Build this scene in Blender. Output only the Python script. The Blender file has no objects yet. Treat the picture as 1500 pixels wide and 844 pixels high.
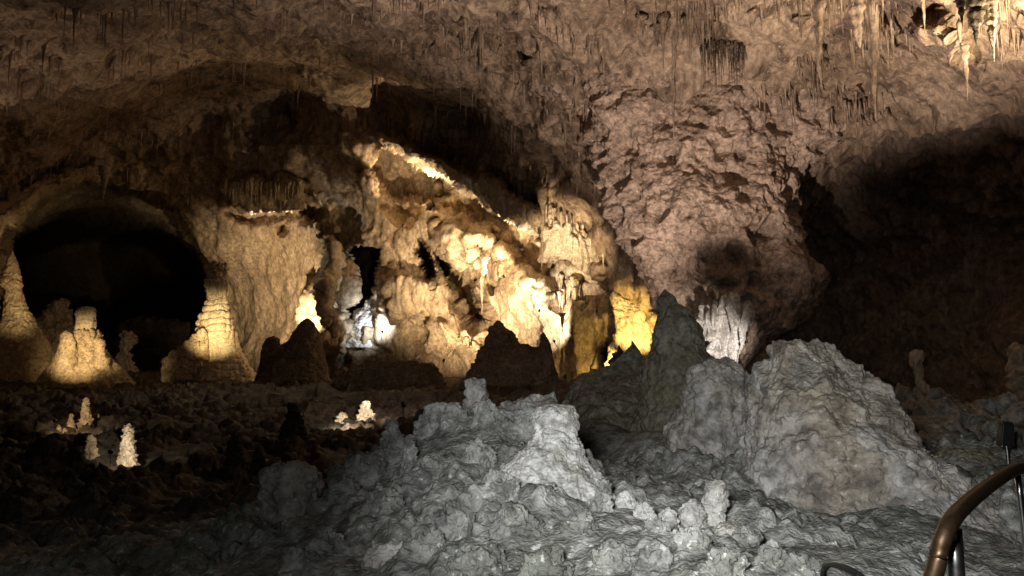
import bpy, math, random
import numpy as np
from mathutils import Vector

random.seed(7)
rng = np.random.default_rng(11)
sc = bpy.context.scene
C = sc.collection

# ------------------------------------------------------------------ camera, world, exposure
EYE = 1.55
FPX = 1177.0
PITCH = math.radians(5.7)
cam_d = bpy.data.cameras.new('camera')
cam_d.sensor_width = 36.0
cam_d.lens = 36.0 * FPX / 1500.0
cam_d.clip_start = 0.05
cam_d.clip_end = 600
cam = bpy.data.objects.new('camera', cam_d)
C.objects.link(cam)
cam.location = (0, 0, EYE)
cam.rotation_euler = (math.pi / 2 + PITCH, 0, 0)
sc.camera = cam

world = bpy.data.worlds.new('World')
sc.world = world
world.use_nodes = True
bgn = world.node_tree.nodes['Background']
bgn.inputs[0].default_value = (0.9, 0.8, 0.7, 1)     # underground: no sky, almost no ambient light
bgn.inputs[1].default_value = 0.002

vs = sc.view_settings
vs.view_transform = 'Standard'
vs.look = 'None'
vs.exposure = 0.0
vs.gamma = 1.0
vs.use_curve_mapping = False
sc.cycles.use_denoising = True
sc.cycles.max_bounces = 4
sc.cycles.diffuse_bounces = 3
sc.cycles.sample_clamp_indirect = 4.0
sc.cycles.use_light_tree = True

CP, SP = math.cos(PITCH), math.sin(PITCH)


def W(px, py, d):
    """pixel of the photograph (1500 x 844) and distance ahead (m) -> point in the cave"""
    px = np.asarray(px, dtype=np.float64)
    py = np.asarray(py, dtype=np.float64)
    a = (px - 750.0) / FPX
    b = (422.0 - py) / FPX
    y = CP - b * SP
    z = SP + b * CP
    s = np.asarray(d) / y
    return np.stack([a * s, y * s, EYE + z * s], axis=-1)


def Wv(px, py, d):
    return Vector(W(px, py, d).tolist())


# ------------------------------------------------------------------ noise
_perm = rng.permutation(256).astype(np.int32)
_perm = np.concatenate([_perm, _perm, _perm])
_g = rng.normal(size=(256, 3))
_g = (_g / np.linalg.norm(_g, axis=1, keepdims=True)).astype(np.float32)


def perlin(p):
    p = np.asarray(p, dtype=np.float32)
    ip = np.floor(p).astype(np.int32)
    f = p - ip
    ip &= 255
    u = f * f * f * (f * (f * 6 - 15) + 10)
    x, y, z = ip[:, 0], ip[:, 1], ip[:, 2]
    out = None
    res = []
    for dx in (0, 1):
        hx = _perm[x + dx]
        for dy in (0, 1):
            hy = _perm[hx + y + dy]
            for dz in (0, 1):
                g = _g[_perm[hy + z + dz]]
                res.append(g[:, 0] * (f[:, 0] - dx) + g[:, 1] * (f[:, 1] - dy) + g[:, 2] * (f[:, 2] - dz))
    def lp(a, b, t):
        return a + (b - a) * t
    ux, uy, uz = u[:, 0], u[:, 1], u[:, 2]
    c00 = lp(res[0], res[1], uz); c01 = lp(res[2], res[3], uz)
    c10 = lp(res[4], res[5], uz); c11 = lp(res[6], res[7], uz)
    return lp(lp(c00, c01, uy), lp(c10, c11, uy), ux) * 1.5


def fbm(p, scale, octs=4, gain=0.5, off=0.0):
    o = np.zeros(len(p), np.float32)
    a = 1.0
    s = 1.0 / scale
    for i in range(octs):
        o += a * perlin(p * s + off + 17.3 * i)
        a *= gain
        s *= 2.03
    return o


def billow(p, scale, octs=3, gain=0.5, off=0.0):
    """rounded knobs with sharp creases between them"""
    o = np.zeros(len(p), np.float32)
    a = 1.0
    s = 1.0 / scale
    for i in range(octs):
        o += a * (np.abs(perlin(p * s + off + 9.1 * i)) * 2 - 0.55)
        a *= gain
        s *= 2.1
    return o


def worley(p, scale, off=0.0):
    """distance to the nearest of scattered points (in cells)"""
    q = (np.asarray(p, dtype=np.float32) / scale + off).astype(np.float32)
    ip = np.floor(q).astype(np.int32)
    f = q - ip
    best = np.full(len(q), 9.0, np.float32)
    for dx in (-1, 0, 1):
        for dy in (-1, 0, 1):
            for dz in (-1, 0, 1):
                h = _perm[_perm[_perm[(ip[:, 0] + dx) & 255] + ((ip[:, 1] + dy) & 255)] + ((ip[:, 2] + dz) & 255)]
                g = _g[h] * 0.45 + 0.5
                r = np.array([dx, dy, dz], np.float32) + g - f
                best = np.minimum(best, (r * r).sum(1))
    return np.sqrt(best)


def sstep(a, b, x):
    t = np.clip((x - a) / (b - a), 0, 1)
    return t * t * (3 - 2 * t)


# ------------------------------------------------------------------ mesh helpers
def mesh_from(name, verts, quads, mat, smooth=True, tris=None):
    me = bpy.data.meshes.new(name)
    verts = np.ascontiguousarray(verts, dtype=np.float32)
    me.vertices.add(len(verts))
    me.vertices.foreach_set('co', verts.ravel())
    nq = 0 if quads is None else len(quads)
    nt = 0 if tris is None else len(tris)
    idx = []
    if nq:
        idx.append(np.asarray(quads, np.int32).ravel())
    if nt:
        idx.append(np.asarray(tris, np.int32).ravel())
    idx = np.concatenate(idx)
    me.loops.add(len(idx))
    me.loops.foreach_set('vertex_index', idx)
    me.polygons.add(nq + nt)
    st = np.concatenate([np.arange(nq) * 4, nq * 4 + np.arange(nt) * 3]).astype(np.int32)
    me.polygons.foreach_set('loop_start', st)
    me.polygons.foreach_set('use_smooth', np.full(nq + nt, smooth))
    me.update(calc_edges=True)
    me.materials.append(mat)
    return me


def obj(name, me, parent=None, loc=None):
    o = bpy.data.objects.new(name, me)
    C.objects.link(o)
    if loc is not None:
        o.location = loc
    if parent is not None:
        o.parent = parent
    return o


def tag(o, label, cat, group=None):
    o['label'] = label
    o['category'] = cat
    if group:
        o['group'] = group
    return o


def struct(o):
    o['kind'] = 'structure'
    return o


def empty(name, loc):
    o = bpy.data.objects.new(name, None)
    o.empty_display_size = 0.1
    C.objects.link(o)
    o.location = loc
    return o


def grid_quads(nr, nc, wrap=False):
    r = np.arange(nr - 1)[:, None]
    c = np.arange(nc if wrap else nc - 1)[None, :]
    c2 = (c + 1) % nc
    a = r * nc + c
    b = r * nc + c2
    d = (r + 1) * nc + c
    e = (r + 1) * nc + c2
    return np.stack([a, b, e, d], -1).reshape(-1, 4)


def normals_grid(P):
    """P (nr, nc, 3) -> unit normals turned towards the camera"""
    du = np.gradient(P, axis=1)
    dv = np.gradient(P, axis=0)
    n = np.cross(du, dv)
    n /= (np.linalg.norm(n, axis=2, keepdims=True) + 1e-9)
    to = np.array([0, 0, EYE]) - P
    s = np.sign((n * to).sum(2, keepdims=True))
    s[s == 0] = 1
    return n * s


# ------------------------------------------------------------------ materials
def rock_mat(name, cols, scale=1.0, rough=0.85, bump=0.6, bscale=1.0, knob=0.5, streak=0.0, spec=0.25, mott=(1.0, 1.0), fleck=1.35, beyond=None):
    """cols: three base colours mixed by noise; bscale sets the size of the fine relief in metres"""
    m = bpy.data.materials.new(name)
    m.use_nodes = True
    nt = m.node_tree
    N, L = nt.nodes, nt.links
    bs = N['Principled BSDF']
    bs.inputs['Roughness'].default_value = rough
    bs.inputs['Specular IOR Level'].default_value = spec
    geo = N.new('ShaderNodeNewGeometry')
    pos = geo.outputs['Position']
    if streak:
        mp = N.new('ShaderNodeVectorMath'); mp.operation = 'MULTIPLY'
        mp.inputs[1].default_value = (1, 1, 1 - streak)
        L.new(pos, mp.inputs[0]); cpos = mp.outputs[0]
    else:
        cpos = pos

    def noise(sc_, det, rgh, src=None, dist=0.0):
        n = N.new('ShaderNodeTexNoise')
        n.inputs['Scale'].default_value = sc_
        n.inputs['Detail'].default_value = det
        n.inputs['Roughness'].default_value = rgh
        n.inputs['Distortion'].default_value = dist
        L.new(src or pos, n.inputs['Vector'])
        return n.outputs['Fac']

    def ramp(fac, a, b):
        r = N.new('ShaderNodeMapRange')
        r.interpolation_type = 'SMOOTHSTEP'
        r.inputs['From Min'].default_value = a
        r.inputs['From Max'].default_value = b
        L.new(fac, r.inputs['Value'])
        return r.outputs['Result']

    def mix(fac, a, b, mode='MIX'):
        x = N.new('ShaderNodeMix'); x.data_type = 'RGBA'; x.blend_type = mode
        if isinstance(fac, float):
            x.inputs[0].default_value = fac
        else:
            L.new(fac, x.inputs[0])
        for s, v in ((6, a), (7, b)):
            if isinstance(v, tuple):
                x.inputs[s].default_value = (*v, 1)
            else:
                L.new(v, x.inputs[s])
        return x.outputs[2]

    f1 = ramp(noise(0.35 * scale, 3, 0.6, cpos), 0.36, 0.62)
    f2 = ramp(noise(1.6 * scale, 4, 0.65, cpos, 0.6), 0.45, 0.68)
    col = mix(f1, cols[0], cols[1])
    col = mix(f2, col, cols[2])
    f3 = ramp(noise(7.0 * scale, 3, 0.7, cpos), 0.3, 0.7)
    f4 = ramp(noise(19.0 * scale, 2, 0.6), 0.60, 0.74)
    col = mix(f4, col, tuple(min(0.85, c * fleck) for c in cols[0]))
    f5 = ramp(noise(3.3 * scale, 3, 0.7), 0.62, 0.78)
    col = mix(f5, col, tuple(c * 0.5 for c in cols[1]))
    v = N.new('ShaderNodeMapRange')
    v.inputs['To Min'].default_value = 0.58 * mott[0]
    v.inputs['To Max'].default_value = 1.34 * mott[1]
    L.new(f3, v.inputs['Value'])
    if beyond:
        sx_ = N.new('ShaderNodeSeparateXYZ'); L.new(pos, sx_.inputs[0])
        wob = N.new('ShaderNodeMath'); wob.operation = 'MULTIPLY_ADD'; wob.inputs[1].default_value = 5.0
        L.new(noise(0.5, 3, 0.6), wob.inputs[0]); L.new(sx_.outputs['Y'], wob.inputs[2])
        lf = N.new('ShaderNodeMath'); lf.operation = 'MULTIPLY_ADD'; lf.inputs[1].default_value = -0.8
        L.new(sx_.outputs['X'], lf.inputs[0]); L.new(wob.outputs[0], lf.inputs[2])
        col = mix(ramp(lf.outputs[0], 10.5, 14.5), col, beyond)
    hv = N.new('ShaderNodeVectorMath'); hv.operation = 'SCALE'
    L.new(col, hv.inputs[0]); L.new(v.outputs[0], hv.inputs['Scale'])
    L.new(hv.outputs[0], bs.inputs['Base Color'])
    # fine relief
    vor = N.new('ShaderNodeTexVoronoi')
    vor.feature = 'F1'
    vor.inputs['Scale'].default_value = 1.0 / bscale
    wp = N.new('ShaderNodeTexNoise'); wp.inputs['Scale'].default_value = 0.9 / bscale; wp.inputs['Detail'].default_value = 1
    L.new(pos, wp.inputs['Vector'])
    ad = N.new('ShaderNodeVectorMath'); ad.operation = 'MULTIPLY_ADD'
    ad.inputs[1].default_value = (bscale * 1.6,) * 3
    L.new(wp.outputs['Color'], ad.inputs[0]); L.new(pos, ad.inputs[2])
    L.new(ad.outputs[0], vor.inputs['Vector'])
    nf = noise(1.3 / bscale, 4, 0.65)
    mx = N.new('ShaderNodeMath'); mx.operation = 'MULTIPLY_ADD'
    mx.inputs[1].default_value = -knob
    L.new(vor.outputs['Distance'], mx.inputs[0]); L.new(nf, mx.inputs[2])
    bp = N.new('ShaderNodeBump')
    bp.inputs['Strength'].default_value = bump
    bp.inputs['Distance'].default_value = bscale
    L.new(mx.outputs[0], bp.inputs['Height'])
    L.new(bp.outputs[0], bs.inputs['Normal'])
    return m


def plain_mat(name, col, rough=0.5, metal=0.0, var=0.25, nscale=40):
    m = bpy.data.materials.new(name); m.use_nodes = True
    N, L = m.node_tree.nodes, m.node_tree.links
    bs = N['Principled BSDF']
    bs.inputs['Metallic'].default_value = metal
    n = N.new('ShaderNodeTexNoise'); n.inputs['Scale'].default_value = nscale; n.inputs['Detail'].default_value = 5
    g = N.new('ShaderNodeNewGeometry'); L.new(g.outputs['Position'], n.inputs['Vector'])
    x = N.new('ShaderNodeMix'); x.data_type = 'RGBA'
    L.new(n.outputs['Fac'], x.inputs[0])
    x.inputs[6].default_value = (*[c * (1 - var) for c in col], 1)
    x.inputs[7].default_value = (*[min(1, c * (1 + var)) for c in col], 1)
    L.new(x.outputs[2], bs.inputs['Base Color'])
    r = N.new('ShaderNodeMapRange')
    r.inputs['To Min'].default_value = rough * 0.75
    r.inputs['To Max'].default_value = min(1, rough * 1.3)
    L.new(n.outputs['Fac'], r.inputs['Value']); L.new(r.outputs[0], bs.inputs['Roughness'])
    return m


M = {}
M['shell'] = rock_mat('limestone', ((0.39, 0.295, 0.22), (0.24, 0.175, 0.125), (0.115, 0.08, 0.06)), 0.6, bump=0.35, bscale=0.34, knob=0.5, streak=0.8)
M['wall'] = rock_mat('pale_flowstone_wall', ((0.48, 0.39, 0.275), (0.37, 0.285, 0.195), (0.28, 0.21, 0.145)), 0.75, bump=0.35, bscale=0.3, knob=0.35, streak=0.4)
M['side'] = rock_mat('shaded_brown_wall', ((0.16, 0.12, 0.095), (0.11, 0.082, 0.066), (0.20, 0.15, 0.12)), 0.8, bump=0.5, bscale=0.3, knob=0.5, streak=0.5)  # brown stone, colour darkened further to stand in for the wall's shade
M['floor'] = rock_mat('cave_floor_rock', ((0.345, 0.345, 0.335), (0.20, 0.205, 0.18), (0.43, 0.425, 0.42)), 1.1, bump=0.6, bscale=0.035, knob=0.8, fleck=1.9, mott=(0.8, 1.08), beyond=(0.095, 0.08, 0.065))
M['boulder'] = rock_mat('popcorn_rock', ((0.42, 0.395, 0.39), (0.33, 0.28, 0.22), (0.48, 0.465, 0.46)), 0.9, bump=0.55, bscale=0.035, knob=0.7, fleck=1.5, mott=(0.82, 1.06))
M['white'] = rock_mat('white_calcite', ((0.74, 0.73, 0.73), (0.50, 0.48, 0.46), (0.36, 0.34, 0.31)), 2.2, bump=0.6, bscale=0.03, knob=0.4, rough=0.6, spec=0.4)
M['olive'] = rock_mat('olive_rock', ((0.27, 0.245, 0.18), (0.19, 0.175, 0.125), (0.32, 0.305, 0.26)), 1.6, bump=0.6, bscale=0.12)
M['pendant'] = rock_mat('pink_limestone', ((0.45, 0.345, 0.28), (0.34, 0.255, 0.20), (0.20, 0.15, 0.115)), 0.8, bump=0.5, bscale=0.3, knob=0.7)
M['gold'] = rock_mat('flowstone', ((0.47, 0.39, 0.27), (0.38, 0.30, 0.20), (0.24, 0.18, 0.12)), 1.0, bump=0.35, bscale=0.18, knob=0.3, rough=0.6, spec=0.4)
M['stal'] = rock_mat('stalactite_calcite', ((0.42, 0.33, 0.25), (0.30, 0.22, 0.165), (0.2, 0.15, 0.11)), 1.4, bump=0.3, bscale=0.12, knob=0.3, streak=0.7, rough=0.7)
M['paledrip'] = rock_mat('pale_calcite', ((0.68, 0.60, 0.48), (0.58, 0.50, 0.38), (0.46, 0.38, 0.28)), 2.0, bump=0.35, bscale=0.12, knob=0.4, streak=0.6, rough=0.55, spec=0.4)
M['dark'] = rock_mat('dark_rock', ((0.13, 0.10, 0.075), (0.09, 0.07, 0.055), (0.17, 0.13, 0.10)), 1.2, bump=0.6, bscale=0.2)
M['bronze'] = plain_mat('bronze_rail', (0.075, 0.045, 0.026), 0.40, 0.8, 0.45, 55)
M['steel'] = plain_mat('steel_post', (0.42, 0.43, 0.43), 0.28, 1.0, 0.12)
M['black'] = plain_mat('black_housing', (0.012, 0.012, 0.013), 0.5, 0.0)
M['rubber'] = plain_mat('black_rubber', (0.008, 0.008, 0.008), 0.55, 0.0)
gl = bpy.data.materials.new('lamp_glass'); gl.use_nodes = True
gl.node_tree.nodes['Principled BSDF'].inputs['Base Color'].default_value = (0.6, 0.58, 0.5, 1)
gl.node_tree.nodes['Principled BSDF'].inputs['Roughness'].default_value = 0.2
M['glass'] = gl


# ------------------------------------------------------------------ interpolation from scattered points
class RBF:
    def __init__(self, xy, v, smooth=0.0, kind='lin'):
        self.xy = np.asarray(xy, float); v = np.asarray(v, float)
        self.kind = kind
        n = len(v)
        K = self.k(self.xy) + np.eye(n) * smooth
        Pm = np.concatenate([np.ones((n, 1)), self.xy], 1)
        A = np.block([[K, Pm], [Pm.T, np.zeros((3, 3))]])
        self.w = np.linalg.solve(A, np.concatenate([v, np.zeros(3)]))

    def k(self, q):
        r = np.sqrt(((q[:, None, :] - self.xy[None]) ** 2).sum(2))
        return r if self.kind == 'lin' else r ** 2 * np.log(r + 1e-9)

    def __call__(self, q):
        q = np.asarray(q, float)
        out = np.empty(len(q))
        for i in range(0, len(q), 40000):
            s = q[i:i + 40000]
            out[i:i + 40000] = self.k(s) @ self.w[:-3] + np.concatenate([np.ones((len(s), 1)), s], 1) @ self.w[-3:]
        return out


def bilerp(gx, gy, G, x, y):
    ix = np.clip(np.searchsorted(gx, x) - 1, 0, len(gx) - 2)
    iy = np.clip(np.searchsorted(gy, y) - 1, 0, len(gy) - 2)
    tx = np.clip((x - gx[ix]) / (gx[ix + 1] - gx[ix]), 0, 1)
    ty = np.clip((y - gy[iy]) / (gy[iy + 1] - gy[iy]), 0, 1)
    return (G[iy, ix] * (1 - tx) * (1 - ty) + G[iy, ix + 1] * tx * (1 - ty)
            + G[iy + 1, ix] * (1 - tx) * ty + G[iy + 1, ix + 1] * tx * ty)


def poly_sd(poly, x, y):
    """signed distance (px) to polygon, positive inside"""
    poly = np.asarray(poly, float)
    d = np.full(x.shape, 1e9)
    inside = np.zeros(x.shape, bool)
    n = len(poly)
    for i in range(n):
        ax, ay = poly[i]; bx, by = poly[(i + 1) % n]
        ex, ey = bx - ax, by - ay
        t = np.clip(((x - ax) * ex + (y - ay) * ey) / (ex * ex + ey * ey + 1e-9), 0, 1)
        d = np.minimum(d, np.hypot(x - ax - t * ex, y - ay - t * ey))
        c = ((ay > y) != (by > y)) & (x < ex * (y - ay) / (by - ay + 1e-12) + ax)
        inside ^= c
    return np.where(inside, d, -d)


# ------------------------------------------------------------------ the cave shell: ceiling and walls
CTRL = [
    (-250, -200, 17), (300, -200, 17), (750, -200, 18), (1200, -200, 17), (1750, -200, 13),
    (-250, 0, 23), (0, 0, 25), (200, 0, 26), (380, 0, 27), (550, 0, 25.5), (750, 0, 26), (1000, 0, 26), (1250, 0, 23), (1450, 0, 17.5), (1650, 0, 14),
    (-250, 120, 29), (0, 110, 31), (130, 110, 34), (250, 90, 39), (400, 100, 42), (560, 80, 36), (640, 120, 39), (760, 100, 31), (900, 100, 28.5), (1050, 60, 27), (1100, 110, 27.5), (1300, 100, 24.5), (1450, 100, 20.5), (1650, 100, 17),
    (0, 210, 43), (150, 190, 50), (300, 170, 53), (420, 160, 55), (560, 160, 53), (680, 180, 50), (770, 180, 38), (800, 240, 41), (880, 260, 33.5), (1000, 200, 31), (1200, 200, 30), (1350, 190, 27), (1500, 175, 22.5), (1650, 180, 19),
    (1000, 400, 40), (1200, 350, 33.5), (1350, 350, 31), (1500, 350, 27), (1700, 350, 20), (1100, 560, 36), (1200, 550, 33), (1350, 570, 29), (1500, 550, 23), (1700, 560, 17), (1350, 700, 26), (1500, 700, 21),
    (-60, 300, 46), (0, 275, 48), (100, 252, 52), (250, 240, 54.5), (330, 225, 53), (430, 225, 52), (520, 215, 50), (600, 225, 48.5), (700, 265, 46.5), (800, 320, 43.5), (870, 370, 41.5), (920, 420, 40), (965, 470, 38.5),
    (340, 330, 60), (400, 330, 60), (400, 400, 62), (440, 480, 59), (345, 500, 66), (330, 420, 65), (470, 330, 55), (480, 420, 53), (500, 500, 54), (570, 290, 52), (600, 400, 52), (640, 330, 51.5), (700, 330, 49), (760, 400, 47.5), (820, 480, 45.5), (860, 400, 43.5), (900, 500, 42), (960, 540, 40), (740, 500, 49), (620, 510, 52), (640, 600, 52), (900, 600, 41), (450, 600, 58),
    (-250, 300, 38), (-250, 500, 34), (-60, 400, 46), (-60, 600, 45), (200, 400, 66), (200, 600, 66), (100, 320, 62), (50, 400, 62), (50, 560, 62), (0, 345, 52),
]
_rbf = RBF([(c[0] / 100, c[1] / 100) for c in CTRL], [math.log(c[2]) for c in CTRL], 0.02)

# hollows (+) and bulges (-): outline in photo pixels, metres, softness in px
CARVE = [
    ([(6, 345), (30, 305), (62, 278), (160, 270), (215, 285), (262, 315), (296, 368), (308, 400), (312, 470), (300, 620), (-20, 620), (0, 420)], 12, 12),
    ([(8, 372), (40, 342), (90, 326), (160, 322), (230, 336), (280, 372), (300, 420), (296, 640), (-30, 640), (0, 440)], 80, 34),
    ([(508, 372), (530, 362), (556, 366), (563, 385), (552, 405), (556, 425), (545, 440), (520, 462), (506, 455), (515, 420), (518, 395)], 14, 6),
    ([(505, 470), (545, 430), (560, 445), (548, 475), (520, 480)], 3, 8),
    ([(612, 350), (622, 352), (630, 375), (636, 405), (622, 395), (614, 375)], 7, 5),
    ([(640, 372), (660, 392), (704, 400), (708, 440), (712, 470), (690, 478), (672, 450), (655, 420)], 7, 9),
    ([(404, 326), (418, 322), (424, 338), (412, 350), (405, 342)], 3, 5),
    ([(560, 215), (650, 255), (640, 275), (645, 300), (600, 330), (560, 300), (545, 250)], 3, 14),
    ([(645, 258), (668, 262), (664, 285), (648, 290)], 3.5, 7),
    ([(625, 302), (640, 303), (635, 312), (622, 314)], 2, 4),
    ([(788, 350), (850, 330), (885, 380), (830, 395)], 2.2, 12),
    ([(690, 352), (748, 372), (752, 398), (738, 425), (716, 430), (704, 395)], 1.8, 6),
    ([(798, 425), (822, 420), (838, 445), (822, 455), (800, 440)], 1.6, 6),
    ([(880, 520), (890, 505), (902, 530), (885, 550)], 3, 5),
    ([(900, 430), (925, 445), (968, 480), (968, 520), (905, 510)], 1.6, 12),
    # the side hall lies back under the rib
    ([(560, 214), (640, 256), (700, 288), (790, 336), (860, 385), (900, 425), (880, 470), (800, 420), (700, 340), (640, 310), (580, 290), (540, 250)], 3.5, 9),
    ([(440, 296), (520, 302), (530, 350), (500, 362), (468, 345)], 3.5, 10),
    ([(330, 300), (470, 305), (470, 330), (340, 330)], 2.0, 10),
    ([(800, 372), (850, 400), (895, 408), (890, 420), (840, 418), (800, 395)], 2.0, 8),
    # trough of the dark overhang above the rib
    ([(200, 110), (330, 85), (480, 90), (640, 120), (760, 175), (830, 240), (880, 320), (860, 335), (760, 272), (680, 222), (560, 176), (440, 165), (330, 180), (230, 160)], 1.5, 45),
    # bulges
    ([(424, 462), (436, 428), (475, 402), (492, 470), (478, 525), (432, 515)], -3.2, 14),
    ([(524, 256), (558, 248), (568, 288), (534, 302)], -2.2, 8),
    ([(640, 420), (700, 480), (715, 520), (650, 530), (630, 470)], -1.2, 14),
    ([(720, 372), (790, 400), (800, 455), (740, 450)], -1.0, 20),
    ([(0, 340), (55, 283), (150, 250), (150, 235), (50, 260), (-60, 320)], -2.0, 10),
    ([(325, 300), (440, 300), (470, 285), (440, 268), (330, 268)], -3.0, 9),
    ([(470, 350), (490, 330), (500, 380), (480, 440), (505, 480), (500, 520), (470, 520), (470, 420)], -3.0, 7),
    ([(555, 195), (600, 205), (700, 260), (790, 315), (790, 335), (690, 285), (640, 255), (560, 212)], -3.5, 7),
    ([(632, 318), (680, 312), (740, 350), (700, 362), (705, 395), (660, 380), (630, 345)], -2.2, 12),
    ([(780, 340), (800, 360), (850, 395), (890, 400), (900, 430), (850, 415), (790, 385)], -1.6, 10),
    ([(560, 410), (600, 400), (640, 420), (625, 460), (585, 480), (558, 455)], -2.0, 12),
    ([(610, 470), (690, 470), (700, 520), (600, 530)], -1.5, 12),
    ([(1330, 20), (1400, 40), (1430, 110), (1380, 90), (1320, 60)], -1.5, 14),
]


def _edge_noise(x, y):
    return fbm(np.stack([x / 34, y / 34, x * 0 + 2.5], 1).astype(np.float32), 1.0, 3, 0.6) * 0.9


def shell_depth(px, py):
    x = np.clip(px, -240, 1740); y = np.clip(py, -200, 640)
    d = np.exp(bilerp(_cx, _cy, _cg, x, y))
    for ci, (poly, dd, soft) in enumerate(CARVE):
        pa = np.asarray(poly, float)
        m = (px > pa[:, 0].min() - 40) & (px < pa[:, 0].max() + 40) & (py > pa[:, 1].min() - 40) & (py < pa[:, 1].max() + 40)
        if not m.any():
            continue
        s = poly_sd(poly, px[m], py[m]) + (0.25 if ci < 2 else 1.0) * min(soft, 12) * _edge_noise(px[m], py[m])
        d[m] += dd * sstep(-soft * 0.6, soft, s)
    # above the frame the ceiling runs on level over the camera
    up = py < -200
    if up.any():
        b0 = (422 + 200) / FPX
        t0 = (SP + b0 * CP) / (CP - b0 * SP)
        b = (422 - py[up]) / FPX
        t = (SP + b * CP) / np.maximum(CP - b * SP, 0.03)
        d[up] = d[up] * t0 / t
    return d


_cx = np.arange(-250, 1761, 10.0)
_cy = np.arange(-210, 661, 10.0)
_gx, _gy = np.meshgrid(_cx / 100, _cy / 100)
_cg = _rbf(np.stack([_gx.ravel(), _gy.ravel()], 1)).reshape(_gx.shape)

STEP = 2.1
xs = np.concatenate([-70 - np.cumsum(np.geomspace(6, 420, 22))[::-1], np.arange(-70, 1571, STEP), 1570 + np.cumsum(np.geomspace(6, 420, 22))])
ys = np.concatenate([-60 - np.cumsum(np.geomspace(6, 380, 22))[::-1], np.arange(-60, 640, STEP), 640 + np.cumsum(np.geomspace(3, 20, 5))])
PX, PY = np.meshgrid(xs, ys)
D = shell_depth(PX.ravel(), PY.ravel())
P0 = W(PX.ravel(), PY.ravel(), D).reshape(PX.shape + (3,))
NRM = normals_grid(P0)
# smooth the normals so that the relief does not tear at deep steps
for _ in range(4):
    for ax in (0, 1):
        NRM = (np.roll(NRM, 1, ax) + 2 * NRM + np.roll(NRM, -1, ax)) / 4
NRM /= np.linalg.norm(NRM, axis=2, keepdims=True) + 1e-9
p = P0.reshape(-1, 3).astype(np.float32)
nr = NRM.reshape(-1, 3)
fx, fy = PX.ravel(), PY.ravel()
# how rough each area is
rough = np.ones(len(p))
def area(poly, soft):
    return sstep(-soft, soft, poly_sd(poly, fx, fy))
smoothwall = area([(320, 310), (460, 310), (480, 400), (440, 500), (340, 520), (315, 400)], 25)
rough *= 1 - 0.65 * smoothwall
ribsm = area([(555, 190), (700, 250), (790, 310), (800, 345), (690, 290), (560, 215)], 12)
rough *= 1 - 0.5 * ribsm
hall = area([(430, 250), (560, 200), (700, 250), (860, 350), (975, 470), (975, 580), (470, 580), (460, 400)], 25)
rough *= 1 - 0.62 * hall
rough *= 1 - 0.35 * sstep(260, 60, fy)
over = area([(60, 150), (330, 70), (520, 80), (660, 110), (800, 190), (900, 330), (900, 400), (760, 275), (560, 178), (330, 190), (150, 235), (0, 300), (0, 220)], 30)
rough *= 1 - 0.45 * over
rim = area([(0, 350), (40, 280), (160, 255), (270, 300), (320, 380), (310, 600), (0, 600)], 20)
rough *= 1 - 0.6 * rim
ceil_w = sstep(330, 120, fy + 0.12 * np.abs(fx - 600)) 
flut = p * np.array([1 / 0.8, 1 / 0.8, 1 / 6.0], np.float32)
warp = np.stack([fbm(p, 3.0, 2, off=5), fbm(p, 3.0, 2, off=25), fbm(p, 3.0, 2, off=45)], 1) * 0.8
pw = p + warp
disp = 0.75 * (1 - 0.4 * hall) * fbm(p, 7.0, 2) + rough * (0.60 * fbm(pw, 2.4, 3, off=3.0) - 0.10 * billow(pw, 1.9, 3, off=1.0) + 0.18 * billow(pw, 1.1, 2, off=31.0) + 0.55 * np.maximum(0.6 - worley(p, 1.35, 4.1), 0) + 0.25 * np.maximum(0.6 - worley(p, 0.55, 7.7), 0) + 0.12 * fbm(p, 0.42, 3, 0.6, off=7))
disp += rough * 0.32 * perlin(flut + 3.7) * (0.5 + 0.5 * ceil_w)
disp += rough * 0.16 * perlin(flut * 2.3 + 11.7)
fold = (p + 0.9 * warp) * np.array([1 / 1.7, 1 / 1.7, 1 / 7.0], np.float32)
disp += hall * (0.36 * (np.abs(perlin(fold + 4.4)) * 2 - 0.5) + 0.16 * (np.abs(perlin(fold * 2.6 + 8.1)) * 2 - 0.5))
near = np.clip(D / 30.0, 0.45, 1.1)
SH = p + nr * (disp * near)[:, None]
SHG = SH.reshape(P0.shape)


def shell_at(px, py):
    """point on the finished cave surface seen at a photo pixel"""
    return np.array([bilerp(xs, ys, SHG[:, :, k], np.asarray(px, float), np.asarray(py, float)) for k in range(3)]).T


q = grid_quads(len(ys), len(xs))
qx = PX.ravel()[q].mean(1); qy = PY.ravel()[q].mean(1)
# the line where roof turns into wall
line = np.interp(qx, [-300, 0, 60, 160, 260, 520, 560, 700, 800, 900, 970, 1180, 1300, 1500, 1800],
                 [310, 325, 270, 245, 230, 210, 190, 250, 300, 400, 470, 330, 200, 175, 170])
is_ceil = qy < line


def sub_mesh(name, quads, mat):
    u, inv = np.unique(quads, return_inverse=True)
    return mesh_from(name, SH[u], inv.reshape(quads.shape)[:, ::-1], mat)


struct(obj('cave_ceiling', sub_mesh('cave_ceiling', q[is_ceil], M['shell'])))
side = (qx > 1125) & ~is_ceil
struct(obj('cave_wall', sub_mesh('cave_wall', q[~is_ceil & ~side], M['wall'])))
struct(obj('cave_side_wall', sub_mesh('cave_side_wall', q[side], M['side'])))

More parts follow.
